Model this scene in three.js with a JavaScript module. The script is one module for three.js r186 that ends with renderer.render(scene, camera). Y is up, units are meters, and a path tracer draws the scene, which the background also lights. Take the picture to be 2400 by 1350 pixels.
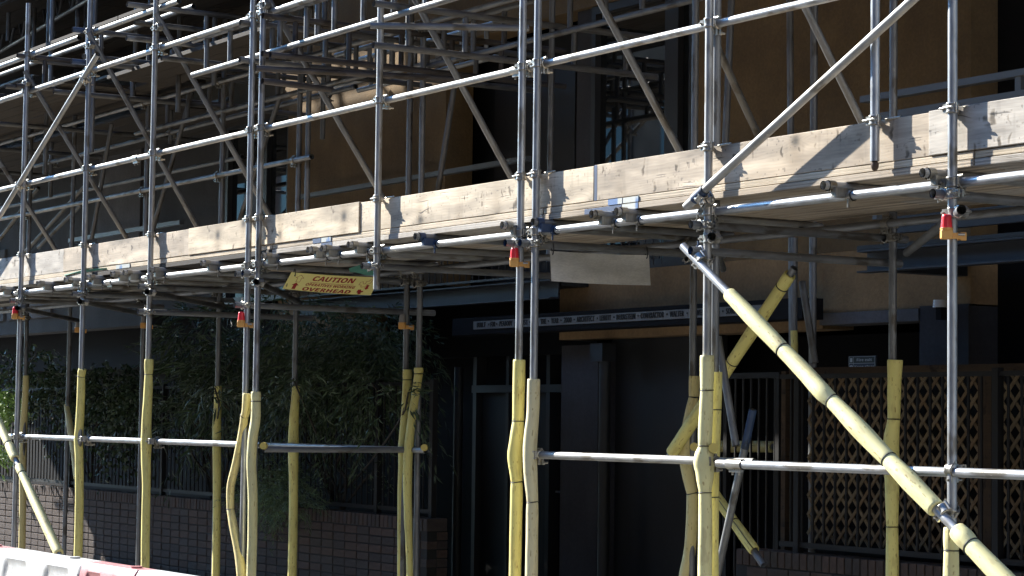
import * as THREE from 'three';
import { mergeGeometries, toCreasedNormals } from 'three/addons/utils/BufferGeometryUtils.js';
import { RoundedBoxGeometry } from 'three/addons/geometries/RoundedBoxGeometry.js';
import { Sky } from 'three/addons/objects/Sky.js';
import { FontLoader } from 'three/addons/loaders/FontLoader.js';
import { TextGeometry } from 'three/addons/geometries/TextGeometry.js';

// ---------------------------------------------------------------- camera, sky, sun, exposure
// x runs along the street front (right is nearer), y is up, z points from the building to the road; z = 0 is the front row of poles
const scene = new THREE.Scene();
const camera = new THREE.PerspectiveCamera(14.5161, 1024 / 576, 0.1, 600);
camera.position.set(8.277, 1.590, 7.800);
camera.rotation.set(0.058973, 1.007740, 0.012799, 'YXZ');
const renderer = new THREE.WebGLRenderer({ antialias: true });
renderer.setSize(1024, 576);
renderer.toneMapping = THREE.LinearToneMapping;
renderer.toneMappingExposure = 3.4;
renderer.shadowMap.enabled = true;
const SUN = new THREE.Vector3(-0.94, 0.65, 0.342).normalize();
const sky = new Sky();
sky.name = 'sky';
sky.scale.setScalar(500);
sky.material.uniforms.sunPosition.value.copy(SUN);
sky.material.uniforms.turbidity.value = 3;
sky.material.uniforms.rayleigh.value = 1.2;
sky.material.uniforms.mieCoefficient.value = 0.004;
sky.userData.kind = 'structure';
scene.add(sky);
scene.environmentIntensity = 0.2;
const sun = new THREE.DirectionalLight(new THREE.Color(1, 0.95, 0.86), 5);
sun.position.copy(SUN).multiplyScalar(60).add(new THREE.Vector3(-7, 3, 0));
sun.target.position.set(-7, 3, 0);
sun.castShadow = true;
sun.shadow.mapSize.set(4096, 4096);
Object.assign(sun.shadow.camera, { left: -22, right: 22, top: 18, bottom: -18, near: 1, far: 140 });
scene.add(sun, sun.target);

// ---------------------------------------------------------------- helpers
let seed = 12345;
const rnd = () => { seed = (seed + 0x6D2B79F5) | 0; let t = Math.imul(seed ^ (seed >>> 15), 1 | seed); t = (t + Math.imul(t ^ (t >>> 7), 61 | t)) ^ t; return ((t ^ (t >>> 14)) >>> 0) / 4294967296; };
const rr = (a, b) => a + (b - a) * rnd();
const V = (a) => new THREE.Vector3(a[0], a[1], a[2]);
const used = {};
function numbered(name) { const n = used[name] = (used[name] ?? -1) + 1; return n ? `${name}_${String(n).padStart(3, '0')}` : name; }
function thing(name, label, category, pos = [0, 0, 0], group) {
  const o = new THREE.Group(); o.name = numbered(name); o.position.set(pos[0], pos[1], pos[2]);
  o.userData = { label, category }; if (group) o.userData.group = group;
  scene.add(o); return o;
}
function part(name, geo, mat, parent) {                      // one mesh, its geometry given in world metres, moved into its parent's frame
  const m = new THREE.Mesh(geo, mat); m.name = name; m.castShadow = m.receiveShadow = true;
  let p = parent; const off = new THREE.Vector3();
  while (p && p !== scene) { off.add(p.position); p = p.parent; }
  m.position.copy(off.negate()); parent.add(m); return m;
}
function struct(name, geo, mat) { const m = part(name, geo, mat, scene); m.userData.kind = 'structure'; return m; }
function box(x0, x1, y0, y1, z0, z1, bevel = 0) {
  const w = Math.abs(x1 - x0), h = Math.abs(y1 - y0), d = Math.abs(z1 - z0);
  const g = bevel ? new RoundedBoxGeometry(w, h, d, 1, bevel) : new THREE.BoxGeometry(w, h, d);
  if (!bevel) { const n = g.attributes.normal, p = g.attributes.position, u = g.attributes.uv; for (let i = 0; i < p.count; i++) { const ax = Math.abs(n.getX(i)) > 0.5 ? 0 : Math.abs(n.getY(i)) > 0.5 ? 1 : 2; const X = p.getX(i) + (x0 + x1) / 2, Y = p.getY(i) + (y0 + y1) / 2, Z = p.getZ(i) + (z0 + z1) / 2; u.setXY(i, ax === 0 ? Z : X, ax === 1 ? Z : Y); } }
  g.translate((x0 + x1) / 2, (y0 + y1) / 2, (z0 + z1) / 2); return g;
}
function geoFrom(pos, uv, idx, creased) {
  let g = new THREE.BufferGeometry();
  g.setAttribute('position', new THREE.Float32BufferAttribute(pos, 3)); g.setAttribute('uv', new THREE.Float32BufferAttribute(uv, 2)); g.setIndex(idx);
  g.computeVertexNormals(); return creased ? toCreasedNormals(g, creased) : g;
}
const R = 0.02415, RI = 0.0201;                                 // 48.3 mm scaffold tube, 4 mm wall
// an open steel tube from a to b (outer wall, rim at each end, inner wall)
function tubeGeo(a, b, r = R, ri = RI, seg = 18) {
  const A = V(a), B = V(b), d = B.clone().sub(A), L = d.length(); d.divideScalar(L);
  const s = Math.abs(d.y) > 0.9 ? new THREE.Vector3(1, 0, 0) : new THREE.Vector3(0, 1, 0);
  const u = s.clone().cross(d).normalize(), w = d.clone().cross(u);
  const pos = [], uv = [], nor = [], idx = [], off = rnd() * 7, offu = rnd() * 3;
  const ring = (c, rad, nx, v, axial) => { const base = pos.length / 3; for (let i = 0; i <= seg; i++) { const t = i / seg * Math.PI * 2, cx = Math.cos(t), sx = Math.sin(t); const n = u.clone().multiplyScalar(cx).addScaledVector(w, sx); pos.push(c.x + n.x * rad, c.y + n.y * rad, c.z + n.z * rad); if (axial) nor.push(d.x * axial, d.y * axial, d.z * axial); else nor.push(n.x * nx, n.y * nx, n.z * nx); uv.push(offu + t * r, v); } return base; };
  const quad = (p, q, flip) => { for (let i = 0; i < seg; i++) { if (flip) idx.push(p + i, p + i + 1, q + i, q + i, p + i + 1, q + i + 1); else idx.push(p + i, q + i, p + i + 1, q + i, q + i + 1, p + i + 1); } };
  quad(ring(A, r, 1, off), ring(B, r, 1, off + L), true);
  quad(ring(A, ri, -1, off), ring(B, ri, -1, off + L), false);
  quad(ring(A, ri, 1, off, -1), ring(A, r, 1, off, -1), false);
  quad(ring(B, ri, 1, off, 1), ring(B, r, 1, off, 1), true);
  const g = new THREE.BufferGeometry(); g.setAttribute('position', new THREE.Float32BufferAttribute(pos, 3)); g.setAttribute('normal', new THREE.Float32BufferAttribute(nor, 3)); g.setAttribute('uv', new THREE.Float32BufferAttribute(uv, 2)); g.setIndex(idx); return g;
}
function rodGeo(a, b, r, seg = 8) { const A = V(a), B = V(b), L = A.distanceTo(B); const g = new THREE.CylinderGeometry(r, r, L, seg); g.applyQuaternion(new THREE.Quaternion().setFromUnitVectors(new THREE.Vector3(0, 1, 0), B.clone().sub(A).normalize())); g.translate((A.x + B.x) / 2, (A.y + B.y) / 2, (A.z + B.z) / 2); return g; }

// tileable value noise
function noiseGrid(n, s) { const g = new Float32Array(n * n); let q = s * 9781 + 7; for (let i = 0; i < n * n; i++) { q = (Math.imul(q, 1664525) + 1013904223) | 0; g[i] = ((q >>> 8) & 0xffff) / 65535; } return g; }
const grids = {};
function vnoise(x, y, n, s) {
  const g = grids[n + '_' + s] ??= noiseGrid(n, s + n); const xi = Math.floor(x), yi = Math.floor(y), fx = x - xi, fy = y - yi, a = fx * fx * (3 - 2 * fx), b = fy * fy * (3 - 2 * fy);
  const m = (v) => ((v % n) + n) % n, p = (i, j) => g[m(j) * n + m(i)];
  return (p(xi, yi) * (1 - a) + p(xi + 1, yi) * a) * (1 - b) + (p(xi, yi + 1) * (1 - a) + p(xi + 1, yi + 1) * a) * b;
}
function fbm(u, v, n, oct, s) { let t = 0, a = 0.5, q = n; for (let o = 0; o < oct; o++) { t += a * vnoise(u * q, v * q, q, s + o); q *= 2; a *= 0.5; } return t / (1 - Math.pow(0.5, oct)); }
function tex(w, h, fn, srgb, repU = 1, repV = 1) {
  const d = new Uint8Array(w * h * 4);
  for (let j = 0; j < h; j++) for (let i = 0; i < w; i++) { const c = fn(i / w, j / h); const k = (j * w + i) * 4; for (let e = 0; e < 3; e++) d[k + e] = Math.max(0, Math.min(255, c[e] * 255)); d[k + 3] = 255; }
  const t = new THREE.DataTexture(d, w, h); t.wrapS = t.wrapT = THREE.RepeatWrapping; t.magFilter = THREE.LinearFilter; t.minFilter = THREE.LinearMipmapLinearFilter; t.generateMipmaps = true; t.repeat.set(repU, repV);
  if (srgb) t.colorSpace = THREE.SRGBColorSpace; t.needsUpdate = true; return t;
}
const g3 = (v) => [v, v, v];
const mix = (a, b, t) => a + (b - a) * t;
const sm = (a, b, x) => { const t = Math.max(0, Math.min(1, (x - a) / (b - a))); return t * t * (3 - 2 * t); };
const lin = (r, g, b) => new THREE.Color().setRGB(r, g, b);

// ---------------------------------------------------------------- materials
const galvMap = tex(512, 512, (u, v) => {
  const spangle = fbm(u, v, 16, 3, 1), streak = fbm(u, v, 4, 2, 3) * 0.5 + vnoise(u * 64, v * 8, 64, 9) * 0.5, dirt = sm(0.62, 0.8, fbm(u, v, 8, 4, 5));
  const splash = sm(0.74, 0.82, fbm(u, v, 32, 3, 21)) * 0.7;
  let c = 0.62 + 0.22 * spangle + 0.16 * streak; const r = mix(c, 0.5, dirt * 0.65), g = mix(c, 0.45, dirt * 0.65), b = mix(c, 0.38, dirt * 0.65);
  return [mix(r, 0.95, splash), mix(g, 0.94, splash), mix(b, 0.9, splash)];
}, true, 2, 0.7);
const galvRough = tex(256, 256, (u, v) => { const n = fbm(u, v, 16, 3, 2) * 0.6 + fbm(u, v, 4, 2, 8) * 0.4; return [0, 0.55 + 0.45 * n, 1]; }, false, 2, 0.7);
function galv(r, g, b, metal = 0.55, rough = 0.52) { return new THREE.MeshStandardMaterial({ color: lin(r, g, b), map: galvMap, roughnessMap: galvRough, roughness: rough, metalness: metal }); }
const M = {};
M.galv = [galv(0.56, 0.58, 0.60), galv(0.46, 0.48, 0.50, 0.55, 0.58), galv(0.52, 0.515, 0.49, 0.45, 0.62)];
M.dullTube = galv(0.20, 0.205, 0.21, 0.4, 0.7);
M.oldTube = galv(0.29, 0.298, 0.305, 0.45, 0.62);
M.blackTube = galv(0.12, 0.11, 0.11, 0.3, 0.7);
M.clip = galv(0.42, 0.40, 0.35, 0.7, 0.5);
M.clipBright = galv(0.68, 0.65, 0.58, 0.75, 0.42);
M.bluePaint = new THREE.MeshStandardMaterial({ color: lin(0.035, 0.075, 0.17), map: galvMap, roughness: 0.55 });
M.yellowCap = new THREE.MeshStandardMaterial({ color: lin(0.6, 0.47, 0.12), roughness: 0.5 });
function woodTex(s, tint) {
  return tex(1024, 256, (u, v) => {
    let warp = (fbm(u, v, 4, 3, s) - 0.5) * 0.10; const kx = [0.13, 0.37, 0.61, 0.83], ky = [0.3, 0.72, 0.45, 0.6]; let knot = 0, halo = 0;
    for (let k = 0; k < 4; k++) { const hx = (kx[k] + s * 0.137) % 1, hy = (ky[k] + s * 0.31) % 1; let dx = Math.abs(u - hx); dx = Math.min(dx, 1 - dx) * 14; let dy = (v - hy) * 3.2; const d2 = dx * dx + dy * dy; warp += 0.09 * Math.exp(-d2 * 3) * Math.sign(dy); knot = Math.max(knot, Math.exp(-d2 * 22)); halo = Math.max(halo, Math.exp(-(dx * dx * 6 + dy * dy * 0.5)) * 0.55); }
    const speck = sm(0.80, 0.90, vnoise(u * 128, v * 32, 128, s + 41)) * 0.16 * sm(0.35, 0.6, fbm(u, v, 8, 2, s + 43)), branch = sm(0.80, 0.93, vnoise(u * 64 + 2 * fbm(u, v, 8, 3, s + 47), v * 4, 64, s + 29)) * sm(0.45, 0.62, fbm(u, v, 8, 3, s + 51)) * 0.34;
    const g1 = 0.5 + 0.5 * Math.sin((v + warp) * 150 + 3 * fbm(u, v, 8, 2, s + 3)), g2 = vnoise(u * 32, (v + warp) * 256, 256, s + 5), blot = fbm(u, v, 8, 4, s + 11), big = fbm(u, v, 2, 3, s + 17);
    const stain = sm(0.58, 0.85, fbm(u, v, 4, 4, s + 23)) * 0.5, vert = sm(0.72, 0.9, vnoise(u * 64, v * 4, 64, s + 29)) * 0.25;
    let c = 0.715 - speck - branch + 0.03 * g1 * (0.3 + big) + 0.07 * (g2 - 0.5) + 0.34 * (blot - 0.5) + 0.30 * (big - 0.5) - 0.34 * stain - 0.16 * vert * (0.4 + blot) - 0.22 * halo * (0.3 + g2) * (0.4 + blot) - 0.34 * knot;
    const crack = sm(0.86, 0.93, vnoise(u * 8, (v + warp) * 64, 64, s + 31)) * sm(0.5, 0.7, blot) * 0.35; c -= crack;
    const br = branch + halo * 0.25; return [c * tint[0], c * tint[1] * (1 - 0.12 * br), c * tint[2] * (1 - 0.3 * br)];
  }, true, 1 / 2.2, 1 / 0.45);
}
M.wood = [woodTex(1, [0.97, 0.885, 0.755]), woodTex(5, [0.87, 0.795, 0.695]), woodTex(9, [0.98, 0.90, 0.78]), woodTex(14, [0.90, 0.86, 0.80])].map((t) => new THREE.MeshStandardMaterial({ map: t, roughness: 0.85, bumpMap: t, bumpScale: 0.002 }));
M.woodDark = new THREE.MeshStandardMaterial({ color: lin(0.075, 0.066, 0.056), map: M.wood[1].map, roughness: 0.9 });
const foamMap = tex(256, 256, (u, v) => { const n = fbm(u, v, 4, 4, 41), spots = sm(0.70, 0.84, fbm(u, v, 32, 3, 44)), scr = sm(0.6, 0.75, fbm(u, v, 8, 4, 47)) * 0.5; const c = 0.92 + 0.12 * (n - 0.5); return [mix(c, 0.55, spots * 0.6 + scr * 0.4), mix(c, 0.47, spots * 0.6 + scr * 0.4), mix(c, 0.38, spots * 0.6 + scr * 0.35)]; }, true, 2.5, 0.9);
const foam = (r, g, b) => new THREE.MeshStandardMaterial({ color: lin(r, g, b), map: foamMap, roughness: 0.62, bumpMap: foamMap, bumpScale: 0.0015 });
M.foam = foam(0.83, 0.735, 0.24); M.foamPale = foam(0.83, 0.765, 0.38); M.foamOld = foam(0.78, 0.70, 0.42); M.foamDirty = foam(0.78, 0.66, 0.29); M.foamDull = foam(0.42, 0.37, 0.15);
M.tie = new THREE.MeshStandardMaterial({ color: lin(0.015, 0.015, 0.016), roughness: 0.5 });
const castTex = tex(512, 512, (u, v) => g3(0.5 * fbm(u, v, 64, 3, 61) + 0.3 * vnoise(u * 128, v * 128, 128, 63) + 0.2 * fbm(u, v, 4, 4, 64)), false, 1.1, 1.1);
const castCol = tex(512, 512, (u, v) => g3(0.66 + 0.34 * fbm(u, v, 4, 5, 66) + 0.05 * (vnoise(u * 32 + fbm(u, v, 8, 2, 68), v * 2, 32, 67) - 0.5) + 0.08 * (vnoise(u * 128, v * 128, 128, 63) - 0.5)), true, 0.5, 0.5);
const render = (r, g, b, bump = 0.006) => new THREE.MeshStandardMaterial({ color: lin(r, g, b), map: castCol, bumpMap: castTex, bumpScale: bump, roughness: 0.95 });
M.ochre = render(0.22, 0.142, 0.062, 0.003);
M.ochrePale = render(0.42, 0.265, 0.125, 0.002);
M.greyRender = render(0.075, 0.074, 0.076, 0.002);
M.paleGrey = render(0.17, 0.165, 0.168, 0.002);
M.pillar = render(0.062, 0.06, 0.065, 0.001);
M.slate = new THREE.MeshStandardMaterial({ color: lin(0.016, 0.017, 0.018), map: castCol, roughness: 0.6 });
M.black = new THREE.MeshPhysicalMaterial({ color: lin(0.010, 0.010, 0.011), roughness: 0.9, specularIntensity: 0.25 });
M.frame = new THREE.MeshStandardMaterial({ color: lin(0.022, 0.022, 0.024), roughness: 0.5 });
M.steelBlue = new THREE.MeshStandardMaterial({ color: lin(0.032, 0.036, 0.045), map: castCol, roughness: 0.55 });
M.railGrey = new THREE.MeshStandardMaterial({ color: lin(0.09, 0.10, 0.112), roughness: 0.5 });
M.glass = new THREE.MeshPhysicalMaterial({ color: lin(0.012, 0.014, 0.016), roughness: 0.02, ior: 1.9, specularIntensity: 1 });
M.iron = new THREE.MeshPhysicalMaterial({ color: lin(0.009, 0.009, 0.010), roughness: 0.6, specularIntensity: 0.5 });
M.brick = [[0.135, 0.10, 0.085], [0.095, 0.08, 0.073], [0.16, 0.112, 0.09], [0.115, 0.098, 0.092]].map((c) => render(c[0] * 0.56, c[1] * 0.50, c[2] * 0.47, 0.002));
M.mortar = render(0.018, 0.017, 0.016, 0.002);
M.trellis = [[0.54, 0.49, 0.38], [0.45, 0.42, 0.34], [0.5, 0.41, 0.30]].map((c) => new THREE.MeshStandardMaterial({ color: lin(...c), map: M.wood[1].map, roughness: 0.9 }));
M.timber = new THREE.MeshStandardMaterial({ color: lin(0.14, 0.105, 0.075), map: M.wood[1].map, roughness: 0.9 });
M.lens = new THREE.MeshPhysicalMaterial({ color: lin(0.8, 0.03, 0.04), roughness: 0.35, transmission: 0.12, thickness: 0, ior: 1.45 });
M.lensClear = new THREE.MeshPhysicalMaterial({ color: lin(0.35, 0.33, 0.32), roughness: 0.25, transmission: 0.3, thickness: 0 });
M.amber = new THREE.MeshStandardMaterial({ color: lin(0.66, 0.33, 0.08), roughness: 0.5 });
M.barWhite = new THREE.MeshStandardMaterial({ color: lin(0.74, 0.74, 0.72), map: castCol, roughness: 0.5 });
M.barRed = new THREE.MeshStandardMaterial({ color: lin(0.68, 0.28, 0.28), map: castCol, roughness: 0.5 });
M.leaf = [[0.045, 0.08, 0.03], [0.068, 0.108, 0.045], [0.036, 0.062, 0.028], [0.11, 0.175, 0.06]].map((c) => new THREE.MeshPhysicalMaterial({ color: lin(...c), roughness: 0.6, transmission: 0.25, thickness: 0, side: THREE.DoubleSide }));
M.leafPale = new THREE.MeshPhysicalMaterial({ color: lin(0.26, 0.38, 0.12), roughness: 0.5, transmission: 0.15, thickness: 0, side: THREE.DoubleSide });
M.bark = new THREE.MeshStandardMaterial({ color: lin(0.05, 0.04, 0.028), map: castCol, roughness: 0.95 });
M.terrD = render(0.62, 0.57, 0.5); M.terrA = render(0.24, 0.15, 0.10); M.terrB = render(0.34, 0.30, 0.24); M.terrC = render(0.2, 0.13, 0.1);
M.asphalt = render(0.19, 0.185, 0.175, 0.004);
M.paving = render(0.24, 0.23, 0.215, 0.003);
M.kerb = render(0.28, 0.27, 0.25, 0.003);
M.white = new THREE.MeshStandardMaterial({ color: lin(0.84, 0.815, 0.77), map: castCol, roughness: 0.7, side: THREE.DoubleSide });
M.greenNet = new THREE.MeshStandardMaterial({ color: lin(0.06, 0.22, 0.16), roughness: 0.8, side: THREE.DoubleSide });
M.whitePlastic = new THREE.MeshStandardMaterial({ color: lin(0.6, 0.58, 0.54), roughness: 0.5 });

// ---------------------------------------------------------------- ground
struct('road', (() => { const g = new THREE.PlaneGeometry(400, 200); g.rotateX(-Math.PI / 2); g.translate(-20, -0.13, 100.62); const u = g.attributes.uv, p = g.attributes.position; for (let i = 0; i < p.count; i++) u.setXY(i, p.getX(i), p.getZ(i)); return g; })(), M.asphalt);
const pavement = struct('pavement', box(-220, 180, -0.6, -0.035, -90, 0.5), M.kerb);
for (let i = 0; i < 34; i++) for (let j = 0; j < 4; j++) part('paving_slab', box(-19.5 + i * 0.6 + 0.003, -19.5 + i * 0.6 + 0.597, -0.034, rr(-0.002, 0.002), -1.79 + j * 0.57 + 0.003, -1.79 + j * 0.57 + 0.567), M.paving, pavement);
for (let i = 0; i < 26; i++) part('kerb_stone', box(-19.5 + i * 0.9 + 0.003, -19.5 + i * 0.9 + 0.897, -0.2, 0.001, 0.501, 0.62, 0.012), M.kerb, pavement);

// ---------------------------------------------------------------- apartment building
const FZ = -3;
const house = thing('apartment_building', 'ochre rendered apartment building with dark windows and steel balconies behind the scaffold', 'building', [-8, 0, FZ]);
const wall = (x0, x1, y0, y1, m, z = FZ, d = 0.3) => part('wall', box(x0, x1, y0, y1, z - d, z), m, house);
const XA = -13.356, XB = -10.044, XC = -7.898, XD = -6.179, XE = -3.007;
const XW0 = -14.955, XW1 = -13.397, XG = -17.305;
const YB = 2.86, YH = 4.62;
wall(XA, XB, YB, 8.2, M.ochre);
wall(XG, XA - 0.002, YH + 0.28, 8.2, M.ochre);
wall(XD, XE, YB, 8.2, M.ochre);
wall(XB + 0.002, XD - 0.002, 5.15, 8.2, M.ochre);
wall(XG, XW0, YB, YH + 0.278, M.greyRender, FZ - 0.02);
wall(-34, XG - 0.002, 2.7, 8.2, M.greyRender, FZ - 0.05);
part('wall', box(-34, 2.6, 0, 8.19, -9, -4.0), M.black, house);
wall(XC, -7.648, YB, 5.148, M.pillar, FZ - 0.05);
wall(XE + 0.002, 2.6, 0, 8.2, M.black, FZ - 0.25);
wall(XB - 0.3, XC + 0.3, YB, 5.148, M.slate, FZ - 0.5, 0.1);
for (const [a, b] of [[1150, 1215], [1222, 1338]]) part('door', box(-9.879 + (a === 1150 ? 0 : -9.336 - (-9.879)), a === 1150 ? -9.387 : -8.508, YB, 4.9, FZ - 0.5, FZ - 0.44), M.frame, house);
// pale panels of the far grey wall
for (const [x0, x1, y0, y1] of [[-18.745, -17.393, 3.0, 4.9], [-21.979, -20.333, 2.9, 3.75], [-23.410, -22.152, 2.9, 3.9]]) part('wall_panel', box(x0, x1, y0, y1, FZ - 0.05, FZ - 0.02), M.paleGrey, house);
function windowAt(x0, x1, y0, y1, z, mullions) {
  const f = part('window', mergeGeometries([box(x0, x1, y1 - 0.07, y1, z - 0.09, z), box(x0, x1, y0, y0 + 0.07, z - 0.09, z), box(x0, x0 + 0.06, y0 + 0.07, y1 - 0.07, z - 0.09, z), box(x1 - 0.06, x1, y0 + 0.07, y1 - 0.07, z - 0.09, z)]), M.frame, house);
  const xs = [x0 + 0.06, ...mullions.flatMap((m) => [m - 0.09, m + 0.09]), x1 - 0.06];
  for (const m of mullions) part('mullion', box(m - 0.09, m + 0.09, y0 + 0.07, y1 - 0.07, z - 0.09, z - 0.003), M.frame, f);
  for (let i = 0; i < xs.length; i += 2) { const p = part('pane', box(xs[i], xs[i + 1], y0 + 0.07, y1 - 0.07, z - 0.07, z - 0.06), M.glass, f); p.rotation.y = 0; }
  part('blind', box(x0 + 0.06, x1 - 0.06, y0 + 0.07, y1 - 0.07, z - 0.4, z - 0.39), M.black, house);
  return f;
}
windowAt(-7.639, XD - 0.004, YB, 5.146, FZ - 0.02, [-6.485]);
windowAt(XW0 + 0.002, XA - 0.004, YB, YH + 0.276, FZ - 0.02, [-14.001]);
// ground floor
const G0 = -8.054, G1 = -3.006;
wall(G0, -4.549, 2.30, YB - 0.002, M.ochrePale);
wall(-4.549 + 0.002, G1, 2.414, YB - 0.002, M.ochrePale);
wall(-13.647, -11.755, 2.2, YB - 0.002, M.ochrePale, FZ - 0.06);
part('lintel', box(-4.549, -3.489, 2.325, 2.411, FZ - 0.25, FZ + 0.03), M.paleGrey, house);
part('pillar', box(-3.489, G1, 0, 2.426, FZ - 0.3, FZ + 0.02), M.pillar, house);
part('pillar', box(-8.045, -7.484, 0, 2.25, FZ - 0.35, FZ - 0.02), M.pillar, house);
part('door', box(-7.545, -6.018, 0, 2.298, -3.26, -3.2), M.slate, house);
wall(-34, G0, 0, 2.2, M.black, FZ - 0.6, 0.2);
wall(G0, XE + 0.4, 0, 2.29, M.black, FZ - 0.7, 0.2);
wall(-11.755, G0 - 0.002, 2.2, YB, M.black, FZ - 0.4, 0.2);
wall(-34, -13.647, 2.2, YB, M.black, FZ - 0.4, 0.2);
part('slab', box(-34, 2.6, YB - 0.001, YB + 0.0, FZ - 0.6, FZ - 0.3), M.slate, house);
part('roof', box(-34, 2.6, 8.2, 8.4, -9, FZ + 0.05), M.slate, house);
// entrance door frames and door leaves in the dark recess
for (const px of [[-10.220, 0.06], [-9.631, 0.05], [-8.941, 0.06], [-8.558, 0.05]]) part('door_frame', box(px[0], px[0] + px[1], 0, 2.2, -3.56, -3.45), M.frame, house);
part('door_frame', box(-10.230, -8.566 + 0.05, 1.86, 1.93, -3.55, -3.44), M.frame, house);
const dl = part('door', box(-10.126, -8.969, 0, 1.855, -3.54, -3.5), M.slate, house);
part('handle', box(-8.628 - 0.1, -8.628, 0.956, 0.975, -3.44, -3.42), M.railGrey, dl);
part('downpipe', tubeGeo([-10.235, 0, -3.3], [-10.235, 2.1, -3.3], 0.045, 0.04), M.slate, house);
part('downpipe', tubeGeo([-7.250, 0, -2.93], [-7.250, 2.12, -2.93], 0.05, 0.045), M.slate, house);
part('rainwater_head', box(-7.357, -7.182, 2.1, 2.25, -2.99, -2.85), M.slate, house);
// first-floor balconies of steel channel
function channel(x0, x1, y0, y1, z, m) { return mergeGeometries([box(x0, x1, y0 + 0.012, y1 - 0.012, z - 0.10, z - 0.09), box(x0, x1, y1 - 0.012, y1, z - 0.10, z), box(x0, x1, y0, y0 + 0.012, z - 0.10, z)]); }
{
  const y1 = 2.79, y0 = 2.629, x0 = -12.402, x1 = -7.602 - 0.01;
  const b = part('balcony_beam', channel(x0, x1, y0, y1, -2.6), M.steelBlue, house);
  part('balcony_floor', box(x0, x1, y1 - 0.05, y1 - 0.013, FZ - 0.3, -2.72), M.slate, house);
  const rl = part('balcony_rail', box(x0, -8.038, 3.831, 3.875, -2.68, -2.62), M.railGrey, house);
  for (let i = 0; i < 58; i++) part('baluster', rodGeo([x0 + 0.05 + i * 0.11, y1 + 0.05, -2.65], [x0 + 0.05 + i * 0.11, y1 + 0.34, -2.65], 0.006, 6), M.frame, rl);
  part('bottom_rail', box(x0, x1, y1 + 0.03, y1 + 0.05, -2.67, -2.63), M.frame, rl); part('middle_rail', box(x0, x1, y1 + 0.34, y1 + 0.36, -2.67, -2.63), M.frame, rl);
}
{
  const x0 = -3.135, x1 = 2.4, yt = 2.749, yb = 2.601;
  part('balcony_beam', channel(x0, x1, yb, yt, -2.1), M.steelBlue, house);
  part('balcony_beam', box(x0, x0 + 0.1, yb + 0.014, yt - 0.014, FZ, -2.205), M.steelBlue, house); part('balcony_beam', box(x0 + 1.6, x0 + 1.68, yb + 0.014, yt - 0.014, FZ, -2.205), M.steelBlue, house);
  part('balcony_floor', box(x0, x1, yt + 0.002, yt + 0.03, FZ + 0.002, -2.1), M.slate, house);
  part('balcony_beam', box(x0 + 0.35, x1, yt + 0.09, yt + 0.2, -2.14, -2.09), M.steelBlue, house);
  const rl = part('balcony_rail', box(x0, x1, 3.737, 3.780, -2.19, -2.12), M.railGrey, house);
  part('rail_post', box(-1.715, -1.715 + 0.05, yt + 0.2, 3.737, -2.18, -2.13), M.railGrey, rl);
  part('middle_rail', box(x0 + 0.1, x1, 3.599, 3.648, -2.19, -2.12), M.railGrey, rl);
  part('rail_post', box(x0 + 0.12, x0 + 0.16, yt + 0.2, 3.599, -2.18, -2.13), M.railGrey, rl);
  part('kick_plate', box(x0 + 0.05, x1, 3.545, 3.599 - 0.002, -2.17, -2.14), M.frame, rl);
}
// thin rail left
part('balcony_rail', box(-18.771, -15.340, 3.772, 3.823, -2.7, -2.64), M.railGrey, house);

// wall lamp on the pillar
{
  const p = [-3.198, 2.4, -2.9];
  const t = thing('wall_lamp', 'small dark wall lamp on the grey pillar at the right of the building', 'lamp', p);
  part('lamp_head', new THREE.CylinderGeometry(0.045, 0.05, 0.05, 18).translate(p[0], p[1] + 0.03, p[2]), M.whitePlastic, t);
  part('bracket', mergeGeometries([box(p[0] - 0.02, p[0] + 0.03, p[1] - 0.08, p[1] + 0.005, -2.978, p[2] + 0.02), rodGeo([p[0] + 0.03, p[1] - 0.06, -2.94], [p[0] + 0.04, p[1] - 0.2, -2.96], 0.006)]), M.black, t);
}

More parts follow.
